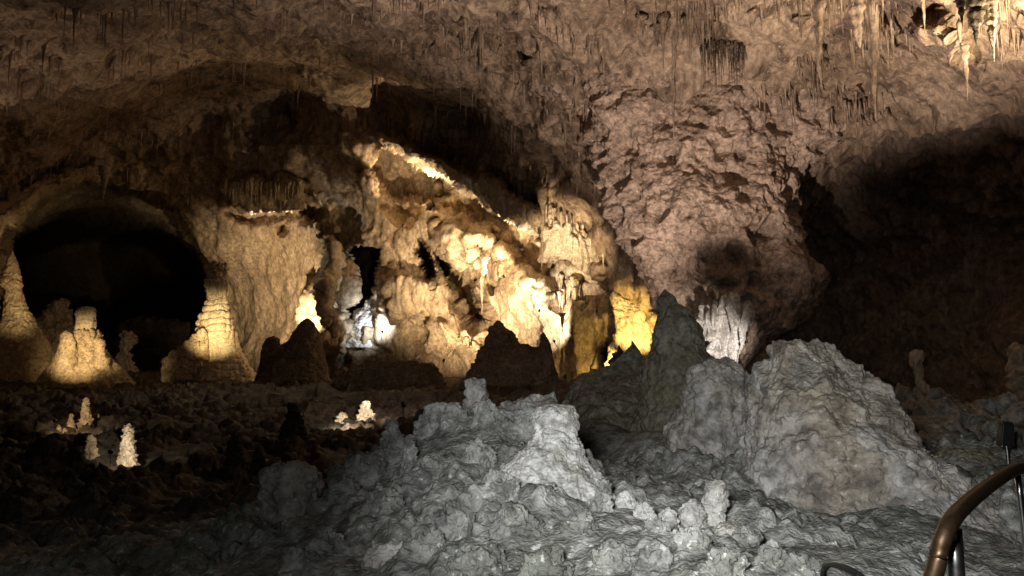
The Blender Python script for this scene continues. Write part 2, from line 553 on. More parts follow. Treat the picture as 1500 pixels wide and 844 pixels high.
# rear of the cave, behind and above the viewpoint
th = np.linspace(math.radians(176), math.radians(364), 70)
ph = np.linspace(math.radians(-12), math.radians(90), 36)
TH, PH = np.meshgrid(th, ph)
rp = np.stack([34 * np.cos(TH) * np.cos(PH), 6 + 26 * np.sin(TH) * np.cos(PH), 13.5 * np.sin(PH) + 1], -1)
rp = rp.reshape(-1, 3)
rp = rp * (1 + 0.07 * fbm(rp.astype(np.float32), 6, 3))[:, None]
struct(obj('cave_rear_wall', mesh_from('cave_rear_wall', rp, grid_quads(36, 70), M['shell'])))

# ------------------------------------------------------------------ the cave floor
def G(px, py, d):
    return tuple(W(px, py, d).tolist())

FC = [(-8, 0.5, 0), (-3, 0.5, 0), (0, 0.5, 0), (3, 0.5, 0.1), (8, 0.5, 0.4), (0, -6, 0), (-10, -6, 0), (10, -6, 0), (0, 1.8, 0.0), (-2, 2.2, 0), (1.6, 1.8, 0.0), (3, 2.2, 0.2),
      (-1.5, 10, -0.4), (0, 10, -0.4), (1.2, 9.5, -0.1), (-3.5, 13, -0.3), (-1.5, 14, -0.4), (0.5, 14, -0.4), (3, 12, 0.1), (5, 14, 0.1), (2, 20, 0), (-2, 22, 0), (-7, 22, -0.1),
      (-40, 20, 1), (-40, 60, 1.5), (40, 20, 1.5), (40, 60, 1.5), (-60, 100, 1), (0, 100, 1), (-25, 85, 0.6), (-35, 100, 0.8), (0, -20, 0.3), (-25, -20, 0.5), (25, -20, 0.5)]
FC += [G(*t) for t in [
    (0, 844, 6), (200, 844, 5.8), (400, 844, 5.2), (600, 844, 4.5), (800, 844, 4.1), (1000, 844, 3.9), (1200, 844, 3.8), (1400, 844, 4.3), (1490, 844, 5),
    (0, 750, 9.5), (200, 750, 9.2), (330, 770, 8.2), (420, 790, 6.2), (500, 780, 5.6), (600, 760, 5.15), (700, 735, 4.95), (800, 748, 4.75), (900, 785, 4.5), (1000, 792, 4.5), (1080, 806, 4.4),
    (0, 650, 17), (200, 655, 17), (340, 655, 15), (400, 720, 8.5), (450, 715, 7.3), (550, 685, 6.7), (615, 660, 6.5), (660, 602, 6.7), (700, 606, 6.5), (760, 606, 6.6), (810, 700, 5.5), (780, 690, 5.6), (850, 728, 5.3), (910, 752, 5.1), (930, 715, 6.6), (1000, 740, 5.4), (900, 690, 7.6), (960, 690, 8.0), (900, 655, 9.5), (870, 630, 11),
    (0, 562, 50), (150, 580, 38), (300, 566, 47), (450, 566, 46), (600, 566, 44), (740, 562, 40), (850, 575, 30), (1000, 600, 25), (300, 610, 26), (450, 610, 25), (550, 622, 22),
    (1350, 690, 8.5), (1440, 665, 9.5), (1500, 690, 8), (1340, 612, 18), (1500, 604, 16), (1420, 590, 22), (1100, 620, 20), (1250, 600, 16)]]
_fr = RBF([(c[0], c[1]) for c in FC], [c[2] for c in FC], 0.06)

az = np.concatenate([np.radians(np.linspace(-88, -36, 50)), np.radians(np.arange(-35.7, 35.7, 0.1)), np.radians(np.linspace(36, 88, 50))])
rr = np.concatenate([np.geomspace(0.6, 3.2, 20)[:-1], np.geomspace(3.2, 12, 340)[:-1], np.geomspace(12, 32, 120)[:-1], np.geomspace(32, 112, 90)])
AZ, RR = np.meshgrid(az, rr)
FX, FY = (RR * np.sin(AZ)).ravel(), (RR * np.cos(AZ)).ravel()


def floor_base(x, y):
    x = np.atleast_1d(np.asarray(x, float)); y = np.atleast_1d(np.asarray(y, float))
    return _fr(np.stack([x, y], 1))


# evaluate coarsely along the same polar grid, then spread
azc = np.linspace(az[0], az[-1], 260); rrc = np.geomspace(0.55, 115, 150)
AC, RC = np.meshgrid(azc, rrc)
FG = floor_base((RC * np.sin(AC)).ravel(), (RC * np.cos(AC)).ravel()).reshape(AC.shape)
FZ = bilerp(azc, rrc, FG, AZ.ravel(), RR.ravel())


def floor_disp(x, y, z):
    p = np.stack([x, y, z], 1).astype(np.float32)
    r = np.hypot(x, y)
    a = np.clip(r / 9.0, 0.5, 1.6) * (1 - 0.6 * sstep(14, 26, r))
    rocky = sstep(1.5, 4.0, r)
    pw = p + 0.10 * np.stack([fbm(p, 0.5, 2, off=2), fbm(p, 0.5, 2, off=12), fbm(p, 0.5, 2, off=22)], 1)
    far = sstep(10, 24, r)
    # heaped rounded lumps of three sizes, then crust
    w1 = worley(pw, 0.85, 1.7); w2 = worley(pw, 0.33)
    h = a * ((0.10 + 0.08 * sstep(9, 13, r)) * fbm(p, 1.5, 3) + 0.34 * (0.45 - w1 ** 2) * (0.7 + 0.8 * fbm(p, 1.1, 1, off=70))) * rocky
    h += far * (0.3 * np.maximum(fbm(p, 3.5, 3, off=4), 0) + 0.12 * billow(pw, 1.6, 2))
    patch = np.clip(0.5 + 1.2 * fbm(p, 0.9, 2, off=55), 0.1, 1.3)
    kn = 0.24 * (0.4 - w2 ** 2) * patch + 0.11 * np.maximum(0.6 - worley(p, 0.10, 3.3), 0) * patch[::1]
    h2 = kn * rocky * np.clip(r / 6, 0.6, 2)
    fine = 0.009 * fbm(p, 0.07, 3, 0.65) * rocky + far * (0.13 * fbm(p, 0.7, 3, 0.6, off=81) + 0.10 * np.maximum(0.6 - worley(p, 0.8, 6.1), 0))
    return h, h2 + fine


h, h2 = floor_disp(FX, FY, FZ)
Z1 = (FZ + h).reshape(AZ.shape)
FP = np.stack([FX.reshape(AZ.shape), FY.reshape(AZ.shape), Z1], -1)
FN = normals_grid(FP); FN *= np.sign(FN[:, :, 2:3])
FPf = FP.reshape(-1, 3) + FN.reshape(-1, 3) * h2[:, None]
FPG = FPf.reshape(FP.shape)
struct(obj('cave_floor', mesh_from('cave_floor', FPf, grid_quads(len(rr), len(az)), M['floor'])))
bx = np.linspace(-36, 36, 40); by = np.linspace(-30, 0.4, 24)
BX, BY = np.meshgrid(bx, by)
BZ = floor_base(BX.ravel(), BY.ravel()) - 0.03
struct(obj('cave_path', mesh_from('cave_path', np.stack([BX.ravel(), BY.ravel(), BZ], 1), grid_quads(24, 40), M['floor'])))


def floor_hit(px, py, d0=4.0, d1=70.0):
    """distance at which the line of sight through a photo pixel meets the floor"""
    dd = np.geomspace(d0, d1, 500)
    w = W(np.full(500, px), np.full(500, py), dd)
    fz = bilerp(az, rr, FPG[:, :, 2], np.arctan2(w[:, 0], w[:, 1]), np.hypot(w[:, 0], w[:, 1]))
    k = np.nonzero(w[:, 2] < fz)[0]
    return float(dd[k[0]]) if len(k) else d1


def floor_z(x, y):
    r = math.hypot(x, y); a = math.atan2(x, y)
    return float(bilerp(az, rr, FPG[:, :, 2], np.array([a]), np.array([r]))[0])


# ------------------------------------------------------------------ rock masses with a profile
def mass_mesh(name, rows, d, mat, thick=0.8, nz=160, na=220, amp=0.1, knob=0.12, size=0.5, fine=0.03, lean=0.0, sq=2.2,
              ridge=0.0, ridge_h=0.2, flute=0.0, flute_w=0.2, pop=0.0, pop_s=0.1, seed=0.0, dshift=None, dome=0.07, pits=0.0, pit_s=1.0):
    """closed rock: rows of (photo y, left x, right x) give its outline at distance d; depth = thick x width.
    returns mesh with origin at the base centre, and that origin"""
    rows = sorted(rows)
    ry = np.array([r[0] for r in rows], float)
    t = np.linspace(0, 1, nz)
    ypix = ry[0] + (ry[-1] - ry[0]) * t
    # finer near the top for a rounded summit
    ypix = ry[0] + (ry[-1] - ry[0]) * (t ** 1.5)
    Lp = np.interp(ypix, ry, [r[1] for r in rows]); Rp = np.interp(ypix, ry, [r[2] for r in rows])
    k = max(1, nz // 40)
    if k > 1:
        ker = np.ones(k) / k
        Lp = np.convolve(np.pad(Lp, (k, k), 'edge'), ker, 'same')[k:-k]
        Rp = np.convolve(np.pad(Rp, (k, k), 'edge'), ker, 'same')[k:-k]
    u_ = np.clip((ypix - ry[0]) / (dome * (ry[-1] - ry[0]) + 1e-9), 0, 1)
    rd = np.sqrt(np.clip(1 - (1 - u_) ** 2, 0.0004, 1))
    mid = (Lp + Rp) / 2; Lp = mid + (Lp - mid) * rd; Rp = mid + (Rp - mid) * rd
    pl = W(Lp, ypix, d); pr = W(Rp, ypix, d)
    cx = (pl[:, 0] + pr[:, 0]) / 2; hw = (pr[:, 0] - pl[:, 0]) / 2; zz = pl[:, 2]
    dl = np.zeros(nz) if dshift is None else np.interp(t, [s[0] for s in dshift], [s[1] for s in dshift])
    ang = np.linspace(0, 2 * math.pi, na, endpoint=False)
    ca, sa = np.cos(ang), np.sin(ang)
    e = 2.0 / sq
    ux = np.sign(ca) * np.abs(ca) ** e; uy = np.sign(sa) * np.abs(sa) ** e
    V = np.empty((nz, na, 3))
    V[:, :, 0] = cx[:, None] + hw[:, None] * ux[None]
    V[:, :, 1] = d + dl[:, None] + hw[:, None] * thick * uy[None]
    V[:, :, 2] = zz[:, None]
    du = (np.roll(V, -1, 1) - np.roll(V, 1, 1)); dv = np.gradient(V, axis=0)
    n = np.cross(dv, du)
    ln = np.linalg.norm(n, axis=2, keepdims=True)
    n = n / (ln + 1e-9)
    ctr = np.stack([np.repeat(cx[:, None], na, 1), np.repeat((d + dl)[:, None], na, 1), V[:, :, 2]], -1)
    s = np.sign((n * (V - ctr)).sum(2, keepdims=True)); s[s == 0] = 1
    n *= s
    pf = V.reshape(-1, 3).astype(np.float32) + seed
    pw = pf + 0.4 * size * np.stack([fbm(pf, size, 2, off=3), fbm(pf, size, 2, off=13), fbm(pf, size, 2, off=33)], 1)
    dd = amp * fbm(pf, size * 2.2, 3) + knob * billow(pw, size, 3, 0.5) + fine * fbm(pf, size * 0.16, 3, 0.6)
    if pop:
        dd += pop * np.maximum(0.62 - worley(pf, pop_s), 0) * 1.6 + 0.5 * pop * np.maximum(0.6 - worley(pf, pop_s * 0.42, 5.5), 0) * 1.4
    if pits:
        low = np.repeat(sstep(0.25, 0.75, t), na)
        dd -= pits * (0.25 + low) * np.maximum(0.46 - worley(0.5 * (pf + pw), pit_s, 2.2), 0) * 2.2
    if ridge:
        zr = pf[:, 2] + 0.35 * ridge_h * fbm(pf, ridge_h * 5, 2)
        zr = zr + 0.45 * ridge_h * perlin(np.stack([zr * 1.3, zr * 0 + 5.5, zr * 0], 1).astype(np.float32) / ridge_h * 0.6) + 0.25 * ridge_h * fbm(pf, ridge_h * 1.6, 2, off=91)
        fr = (zr / ridge_h) % 1.0
        dd += ridge * (np.sqrt(np.clip(1 - (2 * fr - 1) ** 2, 0, 1)) - 0.6) * (0.6 + 0.8 * np.clip(fbm(pf, ridge_h * 4, 2, off=8) + 0.5, 0, 1))
    if flute:
        fp = pf * np.array([1 / flute_w, 1 / flute_w, 0.12 / flute_w], np.float32)
        dd += flute * (np.abs(perlin(fp)) * 2 - 0.5)
    taper = np.repeat(np.clip(hw / (0.25 * hw.max() + 1e-6), 0.25, 1), na)
    Vf = V.reshape(-1, 3) + n.reshape(-1, 3) * (dd * taper)[:, None]
    q = grid_quads(nz, na, True)
    base = Vector((float(cx[-1]), float(d + dl[-1]), float(zz[-1])))
    Vf = Vf - np.array(base)
    c0 = Vf[:na].mean(0); c1 = Vf[-na:].mean(0)
    Vf = np.concatenate([Vf, [c0], [c1]])
    i0, i1 = nz * na, nz * na + 1
    a = np.arange(na); b = (a + 1) % na
    tris = np.concatenate([np.stack([np.full(na, i0), b, a], 1), np.stack([np.full(na, i1), (nz - 1) * na + a, (nz - 1) * na + b], 1)])
    return mesh_from(name, Vf, q, mat, tris=tris), base


def mass(name, label, cat, rows, d, mat, group=None, parent=None, **kw):
    me, base = mass_mesh(name, rows, d, M[mat], **kw)
    if parent is not None:
        return obj(name, me, parent, base - parent.location)
    o = obj(name, me, None, base)
    return tag(o, label, cat, group)


# the great pink mass hanging from the roof and the white drapery column beneath it
pend = empty('hanging_rock', Wv(1060, 545, 29))
tag(pend, 'huge pinkish rough rock mass hanging from the roof above white drapery', 'hanging rock')
mass('rock_body', '', '', [(20, 740, 1420), (70, 800, 1340), (110, 842, 1285), (150, 866, 1245), (200, 880, 1212), (250, 892, 1194), (300, 908, 1186), (340, 928, 1182), (390, 950, 1180), (420, 962, 1174),
     (440, 975, 1162), (465, 992, 1150), (490, 1010, 1122), (515, 1028, 1100), (540, 1042, 1088)], 30, 'pendant', parent=pend, nz=420, na=620, thick=0.75,
     amp=1.0, knob=0.08, size=1.9, fine=0.09, sq=2.2, pop=0.34, pop_s=0.95, pits=0.75, pit_s=1.0, dome=0.01, dshift=[(0, 5.5), (0.18, 3.2), (0.3, 2.0), (0.5, 1.3), (0.7, 0.9), (1, 0)])
mass('drapery', '', '', [(440, 1030, 1085), (460, 1020, 1090), (472, 1014, 1092), (484, 1024, 1090), (496, 1034, 1087), (510, 1040, 1084), (530, 1044, 1081), (560, 1042, 1082), (600, 1034, 1088)], 29.05, 'white', parent=pend, nz=150, na=240,
     thick=0.62, amp=0.10, knob=0.05, size=0.6, fine=0.03, flute=0.42, flute_w=0.30)

# foreground boulders
mass('popcorn_boulder', 'tall pale grey knobbly boulder with a rounded summit beside the handrail', 'boulder',
     [(497, 1178, 1206), (503, 1166, 1232), (512, 1152, 1252), (524, 1146, 1266), (540, 1124, 1288), (556, 1104, 1302), (580, 1092, 1310), (620, 1080, 1318), (655, 1070, 1318), (700, 1062, 1320), (760, 1054, 1328), (844, 1060, 1345), (960, 1040, 1360)],
     6.9, 'boulder', nz=430, na=560, thick=0.75, amp=0.24, knob=0.02, size=0.5, fine=0.014, pop=0.05, pop_s=0.13, flute=0.015, flute_w=0.3, dome=0.03, sq=2.3, dshift=[(0, 0.5), (0.5, 0), (1, -0.6)])
mass('low_boulder', 'low pale grey boulder with rounded back leaning against the tall knobbly boulder', 'boulder',
     [(663, 1335, 1372), (668, 1322, 1382), (676, 1312, 1398), (690, 1300, 1412), (705, 1290, 1424), (740, 1280, 1448), (780, 1270, 1474), (844, 1260, 1496), (960, 1240, 1520)],
     6.3, 'boulder', nz=300, na=420, thick=0.8, amp=0.12, knob=0.016, size=0.45, fine=0.012, pop=0.042, pop_s=0.12, seed=5.0, dshift=[(0, 0.3), (1, -0.4)])
mass('round_boulder', 'squat lilac grey boulder in front of the white drapery column', 'boulder',
     [(526, 1030, 1060), (531, 1020, 1072), (542, 1012, 1084), (558, 1008, 1096), (580, 1008, 1108), (610, 1000, 1116), (640, 986, 1118), (665, 986, 1112), (700, 1010, 1114), (760, 1010, 1120), (860, 1000, 1130)],
     8.6, 'boulder', nz=300, na=400, thick=0.8, amp=0.13, knob=0.018, size=0.5, fine=0.013, pop=0.05, pop_s=0.13, seed=9.0)
mass('white_stalagmite', 'squat white stalagmite with flat top and spreading foot on grey slope', 'stalagmite',
     [(594, 796, 832), (600, 786, 838), (612, 783, 838), (640, 782, 842), (660, 764, 852), (685, 736, 866), (705, 722, 876), (740, 715, 900), (790, 700, 920)],
     5.55, 'white', nz=240, na=320, thick=0.7, amp=0.06, knob=0.025, size=0.26, fine=0.010, pop=0.012, pop_s=0.06, seed=2.0, dshift=[(0, 0.15), (1, -0.2)])
mass('broken_column', 'stubby broken grey column standing on the crest of the slope', 'column',
     [(552, 684, 706), (556, 680, 712), (575, 680, 712), (598, 676, 712), (620, 668, 720), (660, 660, 730)], 6.9, 'boulder', nz=120, na=160, amp=0.04, knob=0.03, size=0.25, fine=0.008, pop=0.02, pop_s=0.08, seed=3.0)
mass('block_boulder', 'block shaped grey boulder with steep sides at the dark edge of slope', 'boulder',
     [(682, 398, 430), (688, 391, 455), (700, 389, 465), (740, 387, 467), (780, 380, 476), (850, 370, 490)], 6.5, 'boulder', nz=160, na=220, amp=0.06, knob=0.04, size=0.3, fine=0.01, pop=0.025, pop_s=0.1, seed=4.0, sq=3.2)
mass('crest_boulder', 'lumpy grey boulder on the crest behind the squat white stalagmite', 'boulder',
     [(588, 745, 775), (594, 735, 800), (604, 728, 830), (620, 720, 838), (680, 700, 850)], 7.3, 'boulder', nz=130, na=200, amp=0.06, knob=0.05, size=0.3, fine=0.01, pop=0.03, pop_s=0.1, seed=6.0)
mass('pale_boulder', 'pale rounded boulder low on grey slope', 'boulder',
     [(786, 560, 590), (792, 548, 602), (810, 536, 612), (850, 528, 620), (900, 520, 630)], 4.75, 'boulder', nz=120, na=160, amp=0.05, knob=0.035, size=0.25, fine=0.01, pop=0.025, pop_s=0.08, seed=7.0)

# lumpy rocks crusted onto the slope
SR = [(640, 588, 640, 60), (716, 584, 640, 54), (772, 588, 645, 50), (836, 640, 690, 40), (870, 690, 740, 50), (1010, 770, 815, 60), (960, 755, 790, 46), (628, 602, 640, 46), (662, 590, 640, 40), (588, 640, 690, 50), (540, 668, 720, 60), (505, 700, 745, 50), (560, 715, 765, 70), (640, 660, 720, 70), (700, 640, 700, 60), (735, 690, 740, 60), (680, 720, 790, 80), (620, 770, 830, 70),
      (480, 770, 830, 70), (760, 740, 800, 80), (850, 745, 800, 70), (900, 790, 850, 80), (800, 800, 860, 80), (960, 800, 850, 70), (700, 800, 870, 90), (1130, 790, 850, 70), (1060, 800, 860, 70), (440, 800, 850, 60), (1180, 810, 870, 80), (880, 720, 760, 44), (945, 735, 770, 40), (1090, 770, 810, 44)]
for i, (x, a, b, w) in enumerate(SR):
    d_ = floor_hit(x, (a + b) / 2 + 8, 3.2, 12)
    s_ = w * d_ / FPX
    j_ = rng.uniform(-.25, .25, 4)
    mass('slope_rock', 'knobbly grey rock crusted onto the lit slope', 'rock',
         [(a, x - .12 * w, x + .12 * w), (a + .1 * (b - a), x - (.26 + .2 * j_[0]) * w, x + (.26 + .2 * j_[1]) * w), (a + .4 * (b - a), x - (.42 + .2 * j_[2]) * w, x + (.42 + .2 * j_[3]) * w), (b, x - .55 * w, x + .55 * w), (b + .6 * (b - a), x - .62 * w, x + .62 * w)],
         d_ + .12 * s_, 'floor', group='knobbly rocks on the slope', nz=80, na=100, amp=.16 * s_, knob=.10 * s_, size=.5 * s_, fine=.04 * s_, pop=.06 * s_, pop_s=.18 * s_, seed=200 + i * 3.1, thick=0.6, dome=0.2)

# small white stumps near the lamp
KN = [('white_stump', 'white flat topped stump rimmed with drips at the lip of slope', [(703, 1034, 1058), (706, 1031, 1064), (722, 1032, 1066), (738, 1030, 1066), (748, 1036, 1058), (790, 1030, 1070)], 5.0, 3),
      ('rounded_knob', 'pale rounded knob right beside the flat topped stump', [(730, 1004, 1020), (735, 998, 1026), (745, 996, 1030), (770, 996, 1032), (800, 990, 1036)], 4.95, 2.3),
      ('rounded_knob', 'lesser pale rounded knob, lower of the pair by the flat topped stump', [(742, 974, 986), (747, 968, 992), (760, 966, 994), (790, 966, 996), (815, 960, 1000)], 4.85, 2.3),
      ('flat_knob', 'flat grey knob with a white rim at foot of white stalagmite', [(718, 906, 926), (722, 902, 932), (736, 900, 934), (760, 898, 940), (800, 890, 950)], 5.25, 2.6),
      ('white_crust', 'bright white crusted lump below the flat topped stump', [(764, 1050, 1080), (770, 1040, 1096), (785, 1034, 1104), (805, 1036, 1100), (840, 1030, 1110)], 4.6, 2.2),
      ('white_crust', 'small bright crusted lump alone on lower grey slope', [(816, 862, 876), (820, 858, 884), (830, 856, 888), (850, 850, 892)], 4.2, 2.2)]
for i, (nm, lb, rows, d, sq) in enumerate(KN):
    mass(nm, lb, 'stump' if 'stump' in nm else 'rock', rows, d, 'white', nz=90, na=120, amp=0.025, knob=0.014, size=0.12, fine=0.006, pop=0.008, pop_s=0.035, seed=20.0 + i, sq=2.0, dome=0.04 if sq == 3 else 0.3)

# olive mound and the grey cone behind the slope
mass('olive_mound', 'dull olive brown rock mound with a small dark spike on its crest', 'mound',
     [(496, 936, 940), (502, 931, 945), (510, 926, 950), (518, 914, 958), (530, 895, 975), (545, 868, 990), (558, 838, 1000), (580, 825, 1020), (640, 810, 1040), (720, 790, 1060), (800, 780, 1070)],
     13.5, 'olive', nz=260, na=340, thick=0.6, amp=0.22, knob=0.13, size=0.8, fine=0.02, pop=0.05, pop_s=0.2, seed=8.0, dshift=[(0, 1.0), (1, -1.2)])
mass('grey_cone', 'tall grey olive conical stalagmite beside the white drapery column', 'stalagmite',
     [(424, 969, 978), (432, 965, 988), (450, 962, 1000), (470, 960, 1014), (490, 957, 1028), (520, 950, 1044), (560, 940, 1056), (640, 925, 1075), (700, 915, 1085)],
     11.8, 'olive', nz=260, na=260, thick=0.8, amp=0.08, knob=0.06, size=0.7, fine=0.02, seed=10.0)

# ------------------------------------------------------------------ stalagmites of the side hall
s1 = mass('leaning_stalagmite', 'gold lit stalagmite tapering to a sharp tip at the mouth of the dark chamber', 'stalagmite',
     [(368, 17, 20), (376, 13, 23), (390, 10, 27), (405, 5, 30), (416, 3, 32), (421, 6, 30), (424, 9, 31), (445, 8, 39), (470, 4, 50), (500, -10, 66), (525, -25, 80), (560, -40, 100)],
     50, 'gold', nz=240, na=160, amp=0.12, knob=0.10, size=0.8, fine=0.03, ridge=0.03, ridge_h=0.35, seed=12.0)
s2 = empty('domed_stalagmite', Wv(128, 575, 46))
tag(s2, 'gold stalagmite with a blunt round topped pillar on a spreading base', 'stalagmite')
mass('pillar', '', '', [(449, 118, 133), (452, 114, 137), (460, 112, 139), (472, 112, 139), (482, 111, 139), (487, 112, 138), (495, 112, 140), (520, 110, 145)], 46, 'paledrip', parent=s2, nz=120, na=110, amp=0.05, knob=0.05, size=0.5, fine=0.015, ridge=0.05, ridge_h=0.36, sq=2.4)
mass('collar', '', '', [(482, 112, 142), (486, 108, 146), (494, 106, 147), (500, 108, 145), (515, 104, 152)], 45.9, 'gold', parent=s2, nz=80, na=110, amp=0.08, knob=0.10, size=0.4, fine=0.03, flute=0.12, flute_w=0.25)
mass('base', '', '', [(496, 110, 143), (510, 104, 152), (525, 96, 162), (545, 80, 178), (562, 66, 192), (585, 50, 205)], 46, 'gold', parent=s2, nz=140, na=180, amp=0.16, knob=0.12, size=0.9, fine=0.02, flute=0.18, flute_w=0.7)
mass('side_cone', '', '', [(484, 94, 100), (489, 90, 105), (500, 88, 109), (515, 84, 112), (535, 72, 118), (560, 55, 124), (585, 40, 128)], 45, 'gold', parent=s2, nz=110, na=120, amp=0.06, knob=0.05, size=0.6, fine=0.02, seed=1.5)
mass('side_knob', '', '', [(494, 138, 148), (500, 136, 153), (506, 138, 155), (512, 140, 153), (525, 138, 158), (560, 140, 170)], 45.3, 'gold', parent=s2, nz=60, na=70, amp=0.04, knob=0.06, size=0.4, fine=0.02, seed=2.5)

s3 = empty('ringed_stalagmite', Wv(330, 575, 52))
tag(s3, 'tall gold stalagmite ringed with ledges under a dripping cap', 'stalagmite')
mass('ringed_body', '', '', [(430, 305, 330), (440, 302, 332), (450, 298, 335), (465, 294, 340), (480, 291, 343), (490, 290, 345), (500, 293, 347), (520, 294, 356), (545, 290, 370), (580, 278, 390)], 52, 'paledrip', parent=s3, nz=260, na=200, amp=0.10, knob=0.06, size=0.9, fine=0.02, ridge=0.16, ridge_h=0.44, flute=0.10, flute_w=0.5)
mass('cap', '', '', [(384, 314, 326), (388, 309, 332), (394, 303, 334), (400, 302, 333), (408, 304, 331), (414, 302, 333), (440, 306, 332), (450, 306, 332)], 52, 'gold', parent=s3, nz=120, na=130, amp=0.12, knob=0.14, size=0.45, fine=0.04)
mass('drip_skirt', '', '', [(410, 303, 333), (414, 301, 334), (420, 302, 333), (430, 304, 332), (436, 306, 331)], 51.8, 'paledrip', parent=s3, nz=70, na=200, amp=0.03, knob=0.03, size=0.3, fine=0.01, flute=0.14, flute_w=0.14, thick=0.85)
arm_pts = [(296, 488, 8), (288, 498, 10), (278, 508, 11), (268, 516, 11), (256, 523, 10), (246, 530, 8)]
for k, (ax_, ay_, rx_) in enumerate(arm_pts):
    mass('buttress_knob', '', '', [(ay_ - rx_, ax_ - 3, ax_ + 3), (ay_ - rx_ * .7, ax_ - rx_ * .7, ax_ + rx_ * .7), (ay_, ax_ - rx_, ax_ + rx_), (ay_ + rx_ * 1.2, ax_ - rx_ * 1.1, ax_ + rx_ * 1.1), (ay_ + 40, ax_ - rx_ * 1.3, ax_ + rx_ * 1.3)], 50.6, 'gold', parent=s3, nz=50, na=60, amp=0.05, knob=0.08, size=0.4, fine=0.02, seed=30 + k)

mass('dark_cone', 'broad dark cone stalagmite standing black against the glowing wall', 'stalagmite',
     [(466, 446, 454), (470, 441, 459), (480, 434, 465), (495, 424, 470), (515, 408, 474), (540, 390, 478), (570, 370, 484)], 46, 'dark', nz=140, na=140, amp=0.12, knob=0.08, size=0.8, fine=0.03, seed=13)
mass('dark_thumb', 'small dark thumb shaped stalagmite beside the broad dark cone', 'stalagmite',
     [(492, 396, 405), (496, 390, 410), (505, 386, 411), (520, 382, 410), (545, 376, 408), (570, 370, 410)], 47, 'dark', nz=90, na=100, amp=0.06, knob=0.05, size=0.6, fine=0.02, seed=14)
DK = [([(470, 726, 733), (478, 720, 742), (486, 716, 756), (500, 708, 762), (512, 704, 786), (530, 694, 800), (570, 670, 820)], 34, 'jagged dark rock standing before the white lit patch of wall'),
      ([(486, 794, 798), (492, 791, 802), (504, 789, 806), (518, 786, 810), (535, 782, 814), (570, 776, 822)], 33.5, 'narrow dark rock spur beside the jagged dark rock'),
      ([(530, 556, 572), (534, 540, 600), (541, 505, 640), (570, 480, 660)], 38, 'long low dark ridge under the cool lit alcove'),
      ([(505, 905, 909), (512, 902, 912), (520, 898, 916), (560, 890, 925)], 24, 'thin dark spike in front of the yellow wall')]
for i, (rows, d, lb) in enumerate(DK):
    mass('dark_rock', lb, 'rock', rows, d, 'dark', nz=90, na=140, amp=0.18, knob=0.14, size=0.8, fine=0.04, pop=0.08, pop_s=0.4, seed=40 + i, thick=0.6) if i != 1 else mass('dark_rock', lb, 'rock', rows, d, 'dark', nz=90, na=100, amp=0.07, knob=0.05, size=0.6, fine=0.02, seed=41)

mass('flowstone_fan', 'bright scalloped fan of flowstone under the lower end of the lit rib', 'flowstone',
     [(304, 780, 788), (312, 781, 806), (324, 782, 834), (338, 784, 858), (352, 792, 876), (366, 808, 888), (380, 828, 894), (392, 846, 892), (404, 858, 884)],
     42.9, 'paledrip', nz=150, na=260, thick=0.5, amp=0.5, knob=0.12, size=0.9, fine=0.05, flute=0.45, flute_w=0.55, seed=18, dome=0.02)

mass('yellow_flowstone', 'glowing yellow fluted flowstone curtain beside the grey olive cone', 'flowstone',
     [(428, 896, 902), (436, 894, 914), (446, 894, 928), (458, 896, 944), (470, 897, 956), (484, 897, 966), (500, 896, 970), (520, 892, 970), (550, 885, 972)],
     40.4, 'paledrip', nz=150, na=240, thick=0.35, amp=0.22, knob=0.10, size=0.8, fine=0.03, flute=0.16, flute_w=0.4, seed=19)

for i, (rows, lb) in enumerate([
        ([(438, 76, 84), (444, 70, 96), (456, 62, 100), (468, 58, 104), (500, 50, 110), (580, 40, 120)], 'ragged pale rock inside the dark chamber behind the blunt pillar'),
        ([(462, 196, 214), (466, 186, 250), (476, 178, 282), (494, 172, 290), (580, 165, 300)], 'low rubble bank deep inside the dark chamber'),
        ([(484, 176, 186), (490, 174, 190), (500, 174, 190), (520, 172, 192), (580, 170, 195)], 'stubby pale post deep in the dark chamber')]):
    mass('chamber_rock', lb, 'rock', rows, (66, 78, 64)[i], ('gold', 'dark', 'gold')[i], nz=90, na=140, amp=0.5, knob=0.4, size=1.3, fine=0.12, pop=0.2, pop_s=0.8, seed=120 + i, thick=0.5)

mass('alcove_rock', 'ragged white rock at the jamb of the black alcove', 'rock',
     [(362, 496, 504), (368, 493, 511), (380, 491, 515), (392, 491, 512), (404, 493, 516), (416, 493, 517), (426, 494, 508), (445, 492, 506)], 55.2, 'white', nz=110, na=120, amp=0.3, knob=0.3, size=0.9, fine=0.12, pits=0.35, pit_s=0.8, seed=131)
mass('alcove_ledge', 'bright white rubble ledge on the sill of the black alcove', 'rock',
     [(438, 544, 556), (444, 534, 562), (452, 526, 566), (464, 520, 566), (478, 516, 568), (510, 512, 572)], 54.2, 'white', nz=90, na=120, amp=0.3, knob=0.2, size=0.9, fine=0.1, seed=132)

# ------------------------------------------------------------------ small formations on the dark floor
HITS = []


